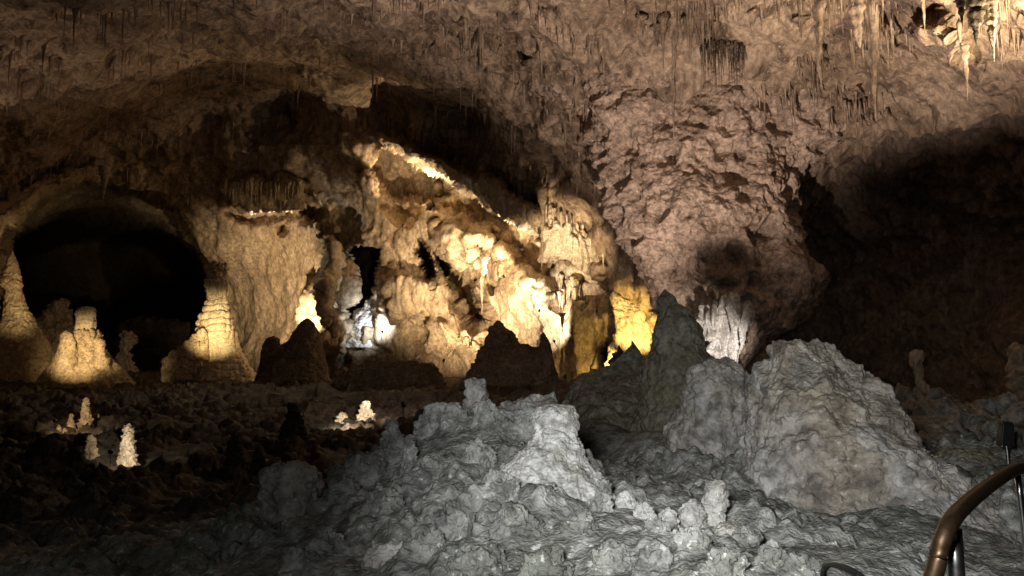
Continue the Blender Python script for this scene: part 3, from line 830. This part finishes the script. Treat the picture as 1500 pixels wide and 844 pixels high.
def popcorn_stalagmite(name, label, px, ytop, ybase, wpx, d, mat='paledrip', group=None, seed=0.0, cat='stalagmite'):
    hgt = ybase - ytop
    d = floor_hit(px, ybase) + 0.3 * wpx * 0.012
    HITS.append(Wv(px, ybase, d))
    rows = [(ytop, px - .10 * wpx, px + .10 * wpx), (ytop + .08 * hgt, px - .18 * wpx, px + .16 * wpx), (ytop + .35 * hgt, px - .24 * wpx, px + .22 * wpx),
            (ytop + .6 * hgt, px - .36 * wpx, px + .34 * wpx), (ybase, px - .5 * wpx, px + .5 * wpx), (ybase + .5 * hgt, px - .6 * wpx, px + .6 * wpx)]
    s = wpx * d / FPX
    return mass(name, label, cat, rows, d, mat, nz=90, na=90, amp=.06 * s, knob=.10 * s, size=.35 * s, fine=.03 * s, pop=.12 * s, pop_s=.22 * s, seed=seed, group=group)


HIT_A = len(HITS)
popcorn_stalagmite('popcorn_stalagmite', 'small brightly lit knobbly stalagmite alone on the dark floor', 188, 621, 684, 30, 15, seed=50)
SM = [(126, 582, 626, 20, 21, 'gold'), (140, 578, 592, 8, 22, 'gold'), (104, 606, 628, 12, 20, 'gold'), (86, 622, 632, 9, 19, 'gold'), (95, 628, 634, 8, 19, 'gold'), (144, 606, 624, 8, 21, 'gold'),
      (160, 594, 603, 8, 22, 'gold'), (171, 590, 599, 8, 22, 'gold'), (182, 596, 600, 5, 22, 'gold'), (197, 582, 594, 5, 23, 'gold')]
for i, (x, a, b, w, d, m) in enumerate(SM):
    popcorn_stalagmite('floor_stalagmite', 'small amber lit stalagmite in the cluster below the blunt pillar stalagmite', x, a, b, w, d, m, 'small lit stalagmites on the dark floor', 60 + i)
popcorn_stalagmite('floor_lump', 'ragged brown lump next to the small bright knobbly stalagmite', 134, 636, 676, 24, 15.4, 'gold', seed=71, cat='rock')
for i, (x, a, b, w) in enumerate([(502, 604, 620, 22), (536, 588, 614, 24)]):
    HIT_B = len(HITS)
    popcorn_stalagmite('lit_popcorn_rock', 'small brilliantly lit cream rock on the black floor below the cool lit alcove', x, a, b, w, 19, 'paledrip', 'pair of brilliant cream rocks', 80 + i, 'rock')
for i, (x, a, b, w, d) in enumerate([(344, 634, 690, 30, 12.5), (378, 655, 690, 24, 12), (430, 590, 640, 36, 16), (460, 655, 672, 10, 11), (575, 614, 660, 40, 12), (600, 636, 690, 30, 11)]):
    popcorn_stalagmite('shadowed_stalagmite', 'dim stalagmite standing in shadow at the edge of the grey slope', x, a, b, w, d, 'floor', 'dim stalagmites at the edge of the slope', 90 + i)
# column and rocks on the right
mass('thin_column', 'slim tan column against the dark wall behind the tall knobbly boulder', 'column',
     [(512, 1334, 1352), (530, 1334, 1350), (550, 1338, 1352), (575, 1344, 1362), (596, 1344, 1368), (620, 1340, 1376)], 19, 'stal', nz=120, na=90, amp=0.06, knob=0.05, size=0.5, fine=0.02, flute=0.05, flute_w=0.15, seed=15)
mass('rim_boulder', 'brownish rounded rock below the black floodlight', 'boulder',
     [(655, 1410, 1440), (660, 1390, 1462), (668, 1375, 1478), (680, 1365, 1490), (720, 1350, 1510), (800, 1330, 1540)], 8.3, 'olive', nz=140, na=200, amp=0.08, knob=0.05, size=0.45, fine=0.012, pop=0.02, pop_s=0.1, seed=16)
mass('edge_formation', 'ochre flowstone lump on the dark wall beyond the floodlight', 'rock',
     [(504, 1478, 1500), (510, 1472, 1515), (530, 1478, 1520), (560, 1484, 1520), (600, 1480, 1530)], 17, 'gold', nz=90, na=120, amp=0.12, knob=0.12, size=0.5, fine=0.03, seed=17)

# ------------------------------------------------------------------ stalactites
def stal_mesh(name, length, rad, mat, seed, ns=9, nz=12, flare=1.9, bend=0.06, power=1.1):
    t = np.linspace(0, 1, nz)
    r = rad * ((1 - t) ** power * (1 + (flare - 1) * np.exp(-t * 9))) + 0.004 * rad
    rs = np.random.default_rng(int(seed * 997) % 100000)
    ang = np.linspace(0, 2 * math.pi, ns, endpoint=False)
    lob = 1 + 0.22 * np.sin(ang * 2 + rs.uniform(0, 6)) + 0.12 * np.sin(ang * 3 + rs.uniform(0, 6))
    wob = 1 + 0.16 * rs.normal(size=nz)
    ox = bend * length * np.cumsum(rs.normal(size=nz)) / nz * 0.8
    oy = bend * length * np.cumsum(rs.normal(size=nz)) / nz * 0.8
    R = (r * wob)[:, None] * lob[None]
    V = np.stack([R * np.cos(ang) + ox[:, None], R * np.sin(ang) + oy[:, None], np.repeat((-t * length)[:, None], ns, 1)], -1).reshape(-1, 3)
    V = np.concatenate([V, [[0, 0, 0.25 * rad]], [[ox[-1], oy[-1], -length * 1.02]]])
    a = np.arange(ns); b = (a + 1) % ns
    tris = np.concatenate([np.stack([np.full(ns, nz * ns), a, b], 1), np.stack([np.full(ns, nz * ns + 1), (nz - 1) * ns + b, (nz - 1) * ns + a], 1)])
    return V, grid_quads(nz, ns, True)[:, ::-1], tris


def stalactite(px, ytop, ytip, wpx, label, group=None, mat='stal', d=None, ns=10, nz=14, name='stalactite', sink=None, bend=0.06, flare=1.9, power=1.1):
    """hangs from the roof at photo pixel (px, ytop); real length from the distance of the roof there"""
    if d is None:
        root = shell_at([px], [ytop])[0]
        dd = root[1] - 0.02 * root[1]
    else:
        dd = d
    root = W(px, ytop, dd); tip = W(px, ytip, dd)
    length = root[2] - tip[2]
    rad = wpx * dd / FPX / 2
    up = sink if sink is not None else 0.35 + 0.15 * length
    V, q, t = stal_mesh(name, length + up, rad, None, px + ytop * 0.37, ns, nz, flare, bend, power)
    me = mesh_from(name, V, q, M[mat], tris=t)
    o = obj(name, me, None, (root[0], root[1], root[2] + up))
    return tag(o, label, 'stalactite', group)


# large single ones
big = empty('twin_stalactite', Wv(1437, 0, 16))
tag(big, 'brilliantly lit broad stalactite ending in two tips at the bright roof', 'stalactite')
for (x, y0, y1, w) in ((1424, -40, 72, 40), (1448, -40, 92, 26), (1405, -40, 40, 26)):
    r0 = W(x, y0, 16); r1 = W(x, y1, 16)
    V, q_, t_ = stal_mesh('tip', r0[2] - r1[2], w * 16 / FPX / 2, None, x, 28, 40, 1.3, 0.03)
    obj('tip', mesh_from('tip', V, q_, M['paledrip'], tris=t_), big, Vector(r0.tolist()) - big.location)
stalactite(1200, -20, 130, 26, 'long tapering stalactite leaning down towards a bundle of straws', d=21, ns=20, nz=30, bend=0.15, power=0.75)
stalactite(1255, -30, 72, 30, 'thick brown stalactite beside a black roof crevice', d=20, ns=20, nz=30, flare=1.2, power=0.65)
stalactite(1280, 20, 178, 24, 'long pale stalactite hanging at the edge of the dark wall', d=22.5, ns=20, nz=30, mat='stal', bend=0.04, flare=1.3, power=0.8)
stalactite(1352, -10, 55, 12, 'thin stalactite near the brilliantly lit twin tipped one', d=18, ns=12, nz=20)
stalactite(1415, 95, 152, 9, 'thin spike below the brilliantly lit twin tipped stalactite', d=19, ns=12, nz=20)
stalactite(990, 60, 242, 8, 'single dark slender stalactite above the hanging rock mass', d=27.0, mat='stal', ns=14, nz=24, flare=1.6, bend=0.1)
stalactite(152, 258, 296, 17, 'blunt amber stalactite at the crown of the dark chamber arch', d=50, mat='gold', ns=14, nz=20, flare=1.1)
stalactite(793, 300, 402, 9, 'long thin lit stalactite before the fan of flowstone', d=41, mat='gold', ns=10, nz=20)
stalactite(708, 396, 462, 9, 'pale tattered drapery point hanging over the dark hollow', d=46.2, mat='stal', ns=14, nz=24, flare=1.5, bend=0.15)
stalactite(824, 472, 495, 6, 'short white glowing straw by the white lit patch', d=42.5, mat='paledrip')
stalactite(308, 25, 62, 9, 'pale short stalactite high in the dark roof', 'pair of pale roof stalactites', mat='paledrip')
stalactite(320, 30, 62, 8, 'pale short stalactite high in the dark roof', 'pair of pale roof stalactites', mat='paledrip')

GR = []
# straw bundle above the hanging rock
for i in range(40):
    GR.append((1028 + 62 * i / 39 + rng.uniform(-1, 1), 80 + 14 * abs(i / 39 - .5) + rng.uniform(-6, 6), 108 + 34 * rng.uniform(0, 1) ** 1.6, rng.uniform(1.4, 3.2), 26.2 + rng.uniform(-.3, .6), 'dark', 'dark thin straw in the dense bundle above the hanging rock', 'dense straw bundle'))
# fringe of the ledge over the glowing wall
for i in range(26):
    x = 328 + 112 * i / 25 + rng.uniform(-2, 2)
    GR.append((x, 276 + rng.uniform(-3, 3), 290 + rng.uniform(0, 14), rng.uniform(3, 7), 54.3 + rng.uniform(-.3, .6), 'gold', 'short stalactite in the fringe of the ledge over the smooth glowing wall', 'fringe over the glowing wall'))
# along the rib
for i in range(40):
    t = rng.uniform(0, 1)
    x = 556 + 300 * t
    y = np.interp(x, [556, 640, 700, 800, 860], [186, 222, 252, 308, 352])
    GR.append((x, y - 6, y + 4 + 46 * rng.uniform(0, 1) ** 2.2, rng.uniform(1.3, 3.2), np.interp(x, [556, 860], [46.0, 39.5]), 'dark', 'thin stalactite hanging from the long lit rib', 'stalactites along the lit rib'))
# above the fan of flowstone
for i in range(9):
    x = 800 + 85 * i / 8 + rng.uniform(-2, 2)
    y = np.interp(x, [800, 850, 885], [316, 340, 378])
    GR.append((x, y - 3, y + rng.uniform(10, 30), rng.uniform(2.5, 5), np.interp(x, [800, 885], [41.0, 39.2]), 'paledrip', 'pale drip in the bright fan of flowstone under the rib', 'drips of the bright flowstone fan'))
# arch of the left chamber
for i in range(7):
    x = rng.uniform(10, 300)
    y = np.interp(x, [0, 60, 160, 250, 300], [305, 266, 250, 285, 330])
    GR.append((x, y - 8, y + 4 + 34 * rng.uniform(0, 1) ** 2, rng.uniform(1.5, 4), 50 + rng.uniform(-1, 1), 'gold', 'thin stalactite fringing the arch of the dark chamber', 'fringe of the dark chamber arch'))
# yellow and lit wall drips
for i in range(16):
    x = rng.uniform(820, 850); y = rng.uniform(415, 440)
    GR.append((x, y, y + rng.uniform(20, 60), rng.uniform(3, 6), 43.2 + rng.uniform(-.5, .5), 'gold', 'long drip on the lit wall between white patch and yellow flowstone', 'drips on the lit wall'))
# straws at the head of the dark wall
for i in range(22):
    x = rng.uniform(1215, 1300); y = rng.uniform(150, 185)
    GR.append((x, y, y + rng.uniform(15, 45), rng.uniform(2, 4), 24 + rng.uniform(-1, 1), 'stal', 'thin straw at the top edge of the unlit wall beyond the hanging rock', 'straws over the dark wall'))
for (x, y0, y1, w, d, m, lb, g) in GR:
    stalactite(x, y0, y1, w, lb, g, m, None, ns=7, nz=9)
# individually visible roof stalactites
for i in range(56):
    x = rng.uniform(560, 1230); y = rng.uniform(-10, 210)
    if x < 800 and y > 150 - (800 - x) * .35:
        y = rng.uniform(-10, 80)
    if 885 < x < 1200 and y > 60:
        y = rng.uniform(-10, 60)
    stalactite(x, y, y + 12 + 50 * rng.uniform(0, 1) ** 2, rng.uniform(3, 12), 'slender stalactite on the pale roof around the hanging rock', 'slender roof stalactites', ['stal', 'shell', 'shell'][i % 3], ns=8, nz=10, flare=2.6)

# the countless small ones, one mass
Vs, Qs, Ts, nv = [], [], [], 0
protos = [stal_mesh('p', 1.0, 1.0, None, 3.3 + k, 5, 5, 1.8, 0.05) for k in range(8)]
n_small = 4200
sx = rng.uniform(-60, 1560, n_small * 2); sy = rng.uniform(-60, 330, n_small * 2)
lim = np.interp(sx, [-60, 0, 100, 250, 520, 600, 700, 800, 900, 1000, 1200, 1300, 1560], [280, 270, 235, 220, 190, 185, 215, 260, 300, 150, 150, 175, 165])
keep = (sy < lim) & (sy > -60)
sx, sy = sx[keep][:n_small], sy[keep][:n_small]
roots = shell_at(sx, sy)
clump = fbm(roots.astype(np.float32), 3.0, 2, off=60)
for (r, c) in zip(roots, clump):
    if c < 0.22:
        continue
    V, q_, t_ = protos[rng.integers(8)]
    L_ = (0.15 + 1.0 * rng.uniform(0, 1) ** 2.5) * (1 + max(0, c)) * (0.6 + r[1] / 60)
    R_ = rng.uniform(0.02, 0.075) * (0.5 + r[1] / 50)
    vv = V * np.array([R_, R_, L_]) + r + np.array([0, 0, 0.12])
    Vs.append(vv); Qs.append(q_ + nv); Ts.append(t_ + nv); nv += len(vv)
so = obj('roof_straws', mesh_from('roof_straws', np.concatenate(Vs), np.concatenate(Qs), M['stal'], tris=np.concatenate(Ts)))
so['kind'] = 'stuff'
tag(so, 'countless tiny straw stalactites bristling all over the roof', 'stalactites')

# ------------------------------------------------------------------ tubes, fixtures, handrail
def tube_mesh(name, pts, rad, mat, ns=20, sub=6, cap=True):
    pts = [Vector(p_) for p_ in pts]
    # Catmull-Rom
    out = []
    ext = [pts[0] * 2 - pts[1]] + pts + [pts[-1] * 2 - pts[-2]]
    for i in range(1, len(ext) - 2):
        p0, p1, p2, p3 = ext[i - 1:i + 3]
        for k in range(sub):
            t = k / sub
            out.append(0.5 * ((2 * p1) + (p2 - p0) * t + (2 * p0 - 5 * p1 + 4 * p2 - p3) * t * t + (3 * p1 - p0 - 3 * p2 + p3) * t ** 3))
    out.append(pts[-1])
    V = []
    up = Vector((0.13, 0.2, 1)).normalized()
    for i, c in enumerate(out):
        t = (out[min(i + 1, len(out) - 1)] - out[max(i - 1, 0)]).normalized()
        u = t.cross(up)
        if u.length < 1e-3:
            u = t.cross(Vector((1, 0, 0)))
        u.normalize(); v = t.cross(u)
        for k in range(ns):
            a = 2 * math.pi * k / ns
            V.append(c + u * rad * math.cos(a) + v * rad * math.sin(a))
    n = len(out)
    V.append(out[0]); V.append(out[-1])
    a = np.arange(ns); b = (a + 1) % ns
    tris = np.concatenate([np.stack([np.full(ns, n * ns), b, a], 1), np.stack([np.full(ns, n * ns + 1), (n - 1) * ns + a, (n - 1) * ns + b], 1)])
    return mesh_from(name, np.array([list(x) for x in V]), grid_quads(n, ns, True), mat, tris=tris)


rail = empty('handrail', (1.05, 2.0, 0.0))
tag(rail, 'dark bronze pipe handrail with bent end and steel posts beside the path', 'handrail')
def part(name, pts, rad, mat, **kw):
    me = tube_mesh(name, [Vector(p_) - rail.location for p_ in pts], rad, M[mat], **kw)
    return obj(name, me, rail)
bend = Wv(1391, 768, 2.05)
low = Wv(1363, 858, 2.0)
part('top_rail', [low + (low - bend) * 3.2, low, Wv(1376, 806, 2.02), bend, Wv(1412, 742, 2.2), Wv(1450, 711, 2.55), Wv(1482, 691, 2.95), Wv(1500, 686, 3.2), Wv(1540, 682, 3.9), Wv(1600, 676, 5.0)], 0.0215, 'bronze', sub=10)
pb = Wv(1396, 775, 2.10)
part('end_post', [pb, (pb.x + 0.015, pb.y + 0.01, 0.6), (pb.x + 0.03, pb.y + 0.02, -0.02)], 0.021, 'steel')
pm = Wv(1490, 690, 3.05)
part('middle_post', [pm, (pm.x + 0.03, pm.y + 0.0, 0.6), (pm.x + 0.05, pm.y, -0.02)], 0.011, 'steel')
part('weld_collar', [low + (bend - low) * 0.80, low + (bend - low) * 0.86], 0.0232, 'bronze')

cb = []
c0 = Wv(1205, 846, 3.4)
cab = tube_mesh('cable', [W(1262, 858, 3.1), W(1250, 842, 3.2), W(1232, 832, 3.3), W(1214, 828, 3.4), W(1206, 834, 3.45), W(1205, 852, 3.4), W(1215, 880, 3.3)], 0.0085, M['rubber'], ns=10)
tag(obj('cable', cab), 'black cable looped over the rock at the foot of the tall boulder', 'cable', 'black cable loops')
cab = tube_mesh('cable', [W(1275, 860, 3.1), W(1262, 843, 3.15), W(1240, 831, 3.25), W(1220, 827, 3.4), W(1209, 836, 3.5), W(1211, 856, 3.45), W(1222, 884, 3.3)], 0.0085, M['rubber'], ns=10)
tag(obj('cable', cab), 'black cable looped over the rock at the foot of the tall boulder', 'cable', 'black cable loops')
tag(obj('wire', tube_mesh('wire', [W(645, 594, 6.8), W(660, 591, 6.8), W(684, 589, 6.9)], 0.003, M['steel'], ns=6)), 'thin pale wire stretched beside the broken grey column', 'wire')


def lathe(prof, ns=20):
    ang = np.linspace(0, 2 * math.pi, ns, endpoint=False)
    V = np.array([[r * math.cos(a), r * math.sin(a), z] for (z, r) in prof for a in ang])
    return V, grid_quads(len(prof), ns, True)


def fixture(label, pos, target, watts, col, cone, blend=0.6, size=1.0, radius=0.06, spec=0.3, name='spotlight', floor=None, pole=0.34, arm=None):
    """can-shaped lamp on a yoke and spike; its light sits in the open mouth"""
    arm = getattr(pos, 'root', arm)
    pos = Vector(np.asarray(pos).tolist()); target = Vector(np.asarray(target).tolist())
    if floor is not None:
        pos.z = max(floor_z(pos.x + a_, pos.y + b_) for a_ in (-.2, 0, .2) for b_ in (-.2, 0, .2)) + floor
    t = empty(name, pos)
    tag(t, label, 'lamp')
    dirv = (target - pos).normalized()
    rot = dirv.to_track_quat('Z', 'Y')
    s = size
    V, q_ = lathe([(-0.11 * s, 0.001), (-0.11 * s, 0.045 * s), (-0.07 * s, 0.062 * s), (0.0, 0.068 * s), (0.055 * s, 0.072 * s), (0.055 * s, 0.064 * s), (0.0, 0.058 * s), (-0.03 * s, 0.03 * s), (-0.03 * s, 0.001)])
    h = obj('housing', mesh_from('housing', V, q_, M['black']), t); h.rotation_mode = 'QUATERNION'; h.rotation_quaternion = rot
    V, q_ = lathe([(-0.024 * s, 0.001), (-0.022 * s, 0.05 * s), (-0.026 * s, 0.05 * s), (-0.028 * s, 0.001)])
    g = obj('lens', mesh_from('lens', V, q_, M['glass']), t); g.rotation_mode = 'QUATERNION'; g.rotation_quaternion = rot
    sp = tube_mesh('spike', [(0, 0, -0.05 * s), (0, 0, -0.16 * s), (0.005, 0, -pole * s)], 0.010 * s, M['black'], ns=8)
    if arm is not None:
        sp = tube_mesh('bracket', [(0, 0, -0.05), tuple((Vector(arm.tolist()) - pos) * 0.5), tuple((Vector(arm.tolist()) - pos) * 1.05)], 0.02, M['black'], ns=8)
    obj('bracket' if arm is not None else 'spike', sp, t)
    ld = bpy.data.lights.new(name, 'SPOT')
    ld.energy = watts
    ld.color = col
    ld.spot_size = math.radians(cone)
    ld.spot_blend = blend
    ld.shadow_soft_size = radius
    ld.specular_factor = spec
    lo = bpy.data.objects.new('bulb', ld)
    C.objects.link(lo)
    lo.parent = t
    lo.location = dirv * 0.09 * s
    lo.rotation_mode = 'QUATERNION'
    lo.rotation_quaternion = dirv.to_track_quat('-Z', 'Y')
    return t


class Off(np.ndarray):
    pass


def off(px, py, m):
    """point m metres in front of the cave surface seen at a photo pixel"""
    v = W(px, py, shell_at([px], [py])[0][1] - m).view(Off)
    v.root = shell_at([px], [py + 10])[0]
    return v


WARM = (1.0, 0.74, 0.44)
GOLD = (1.0, 0.66, 0.26)
CREAM = (1.0, 0.84, 0.62)
COOL = (0.90, 0.96, 1.0)
PINK = (1.0, 0.84, 0.74)

# lamp pit behind the boulders: a lamp on the floor and an unseen rock ring added to shape its shadows
LP = Vector((3.7, 19.5, 0.25))
EDGE = [(200, -60, 28), (380, -20, 30), (480, 30, 34), (560, 70, 36), (640, 110, 39), (720, 150, 43), (790, 190, 43), (870, 270, 39), (930, 350, 40), (962, 420, 38), (980, 430, 29), (1000, 392, 28.5), (1022, 350, 28), (1078, 325, 28), (1132, 335, 28), (1160, 385, 28.5),
        (1178, 425, 29.5), (1186, 380, 30), (1190, 290, 31), (1208, 232, 32), (1262, 195, 31), (1350, 172, 27), (1500, 138, 22.5), (1650, 90, 17)]
ea, ee = [], []
for e_ in EDGE:
    v_ = Wv(*e_) - LP
    ea.append(math.atan2(v_.x, v_.y)); ee.append(v_.z / math.hypot(v_.x, v_.y))
o_ = np.argsort(ea); ea = np.array(ea)[o_]; ee = np.array(ee)[o_]
RA = np.linspace(ea[0] - 0.5, ea[-1] + 1.3, 300)
RS = 0.68
RH = np.interp(RA, ea, ee) * 2.0 * RS
RH += 0.06 * fbm(np.stack([RA * 9, RA * 0, RA * 0], 1).astype(np.float32), 1.0, 3) + 0.05 * fbm(np.stack([RA * 34, RA * 0 + 3.3, RA * 0], 1).astype(np.float32), 1.0, 2)
prof = [(2.9, -1.2), (2.7, -0.5), (2.45, 0.55), (2.25, 0.9), (2.08, 0.99), (2.0, 1.0), (1.92, 0.9), (1.85, 0.5), (1.75, -0.4), (1.7, -1.2)]
RV = []
for (r_, h_) in prof:
    hh = np.where(h_ > 0, RH * h_, h_)
    RV.append(np.stack([r_ * RS * np.sin(RA), r_ * RS * np.cos(RA), hh], 1))
RV = np.stack(RV)
rv = RV.reshape(-1, 3)
rv = rv + 0.03 * np.stack([fbm((rv + 3).astype(np.float32), 0.5, 2, off=k_) for k_ in (0, 10)] + [np.zeros(len(rv))], 1)
tag(obj('shadow_screen', mesh_from('shadow_screen', rv, grid_quads(len(prof), len(RA)), M['dark']), None, LP), 'unseen crescent of rock added to screen the lamp behind the pale boulders', 'rock')
fixture('spotlight on the floor behind the pale boulders aimed at the hanging rock', LP, W(1000, 150, 31), 7800, (1.0, 0.80, 0.66), 140, 0.7, radius=0.15)
fixture('floodlight on the handrail side washing the grey slope', (-0.35, 0.1, 1.9), W(1080, 665, 6.5), 1080, (0.985, 1.0, 0.965), 58, 1.0, radius=0.2, pole=1.8)
# black floodlight seen at the right
fl = empty('floodlight', Wv(1475, 668, 7.9))
tag(fl, 'black box floodlight on a short silver stem near the handrail', 'floodlight')
bm_v = []
def box_part(name, cx, cy, cz, wx, wy, wz, mat, rz=0.0, tx=0.0):
    v = np.array([[sx_ * wx / 2, sy_ * wy / 2, sz_ * wz / 2] for sz_ in (-1, 1) for sy_ in (-1, 1) for sx_ in (-1, 1)], float)
    v[4:, 0:2] *= 0.86
    f = np.array([[0, 2, 3, 1], [4, 5, 7, 6], [0, 1, 5, 4], [2, 6, 7, 3], [0, 4, 6, 2], [1, 3, 7, 5]])
    o = obj(name, mesh_from(name, v, f, M[mat], smooth=False), fl, (cx, cy, cz))
    o.rotation_euler = (tx, 0.12, rz)
    bv = o.modifiers.new('bevel', 'BEVEL'); bv.width = 0.008; bv.segments = 2
    return o
box_part('housing', 0, 0, 0.20, 0.13, 0.10, 0.21, 'black')
box_part('visor', -0.01, -0.02, 0.315, 0.11, 0.11, 0.03, 'black')
obj('stem', tube_mesh('stem', [(0.0, 0, 0.10), (0.005, 0, 0.04), (0.01, 0, -0.12)], 0.016, M['steel'], ns=12), fl)
obj('clamp', tube_mesh('clamp', [(-0.05, 0, 0.092), (0.0, 0, 0.097), (0.045, 0, 0.092)], 0.012, M['steel'], ns=10), fl)

fixture('lamp on a wall bracket aimed at the twin tipped stalactite', W(1575, 190, 15.0), W(1425, 0, 18.0), 6500, (1.0, 0.78, 0.50), 66, 1.0, arm=shell_at([1640], [185])[0])
fixture('lamp at foot of the white drapery column', W(1062, 575, 25.5), W(1042, 500, 29), 800, (1.0, 0.88, 0.76), 48, 0.7, floor=.4)
# side hall
fixture('lamp in front of the ringed stalagmite', W(290, 566, 46), W(318, 478, 52), 2800, (1.0, 0.72, 0.34), 50, 1.0, floor=2.4, pole=4.4, size=0.6)
fixture('lamp in front of the blunt pillar stalagmite', W(72, 580, 40), W(128, 518, 46), 2300, (1.0, 0.70, 0.34), 50, 1.0, floor=2.2, pole=4.0, size=0.6)
fixture('lamp in front of the sharp tipped stalagmite', W(50, 572, 43), W(18, 415, 50), 3000, (1.0, 0.70, 0.34), 36, 0.9, floor=.8, pole=2.0, size=0.6)
fixture('lamp behind the broad dark cone', W(412, 506, 49.5), W(440, 435, 58), 11500, WARM, 72, 0.9)
fixture('lamp on the glowing wall below the fringe', off(392, 322, 1.6), W(394, 288, 55), 2000, CREAM, 120, 0.8)
fixture('cool lamp in the alcove', off(560, 486, 1.8), W(520, 425, 57), 900, COOL, 110, 0.8)
fixture('lamp at foot of the centre wall', W(650, 528, 41), W(690, 425, 49), 13000, WARM, 76, 0.9)
fixture('lamp by the white lit patch', off(812, 500, 2.4), W(802, 465, 45.5), 1900, CREAM, 110, 0.9)
fixture('lamp on the lit wall below the flowstone fan', off(790, 455, 2.2), W(800, 420, 45.5), 1500, CREAM, 120, 0.9)
fixture('spotlight on the floor aimed up at the bright flowstone fan', W(828, 560, 33), W(838, 348, 41.5), 13000, WARM, 30, 1.0, floor=.3)
fixture('lamp lighting the underside of the rib', off(625, 285, 2.6), W(612, 232, 49), 1700, WARM, 120, 0.8)
fixture('lamp in the hollow under the rib', off(590, 330, 4.0), W(606, 262, 49.5), 2600, WARM, 110, 0.9)
fixture('lamp under the middle of the rib', off(738, 405, 3.0), W(700, 352, 47.5), 1500, WARM, 130, 0.8)
fixture('lamp lighting the end of the rib', off(765, 365, 2.8), W(740, 305, 46), 1400, WARM, 120, 0.8)
fixture('amber lamp at the yellow flowstone', W(940, 524, 36.0), W(936, 478, 39.5), 2600, (1.0, 0.66, 0.18), 46, 0.6)
fixture('amber lamp in the yellow cleft', W(893, 545, 39), W(886, 525, 43), 700, (1.0, 0.66, 0.18), 80, 0.7)
# small lights on the dark floor
def near_hit(k, dx, dy):
    v = HITS[k]
    return Vector((v.x + dx, v.y - dy, v.z))
def top_of(k, h):
    return HITS[k] + Vector((0, 0, h))
fixture('tiny lamp at the bright knobbly stalagmite', near_hit(HIT_A, 0.35, 1.3), top_of(HIT_A, 0.35), 70, CREAM, 55, 0.5, size=0.5, floor=.25)
fixture('tiny lamp at the cluster of small stalagmites', near_hit(HIT_A + 1, 0.4, 2.0), top_of(HIT_A + 1, 0.4), 130, WARM, 70, 0.6, size=0.5, floor=.3)
fixture('tiny lamp at the pair of brilliant cream rocks', near_hit(HIT_B, -0.4, 2.0), top_of(HIT_B, 0.2), 200, CREAM, 90, 0.5, size=0.5, floor=.3)
fixture('lamp lighting the brown roof over the dark chamber', W(-120, 500, 30), W(40, 110, 31), 1200, (1.0, 0.74, 0.52), 90, 0.9)
fixture('added fill lamp on the dark floor brightening the overhang', W(590, 640, 20), W(540, 150, 45), 600, (1.0, 0.78, 0.62), 130, 0.9, floor=.3)  # invented fill that keeps the shaded overhang from going black
fixture('weak added fill lamp washing the dark floor', (-0.9, 0.0, 1.9), W(420, 720, 8), 80, (0.95, 1.0, 0.92), 110, 1.0, radius=0.2, pole=1.85)  # second fill, added only to lift the unlit floor
fixture('weak lamp inside the dark chamber', W(160, 545, 55), W(170, 480, 72), 220, (1.0, 0.80, 0.62), 90, 0.9, floor=.6, pole=.8)
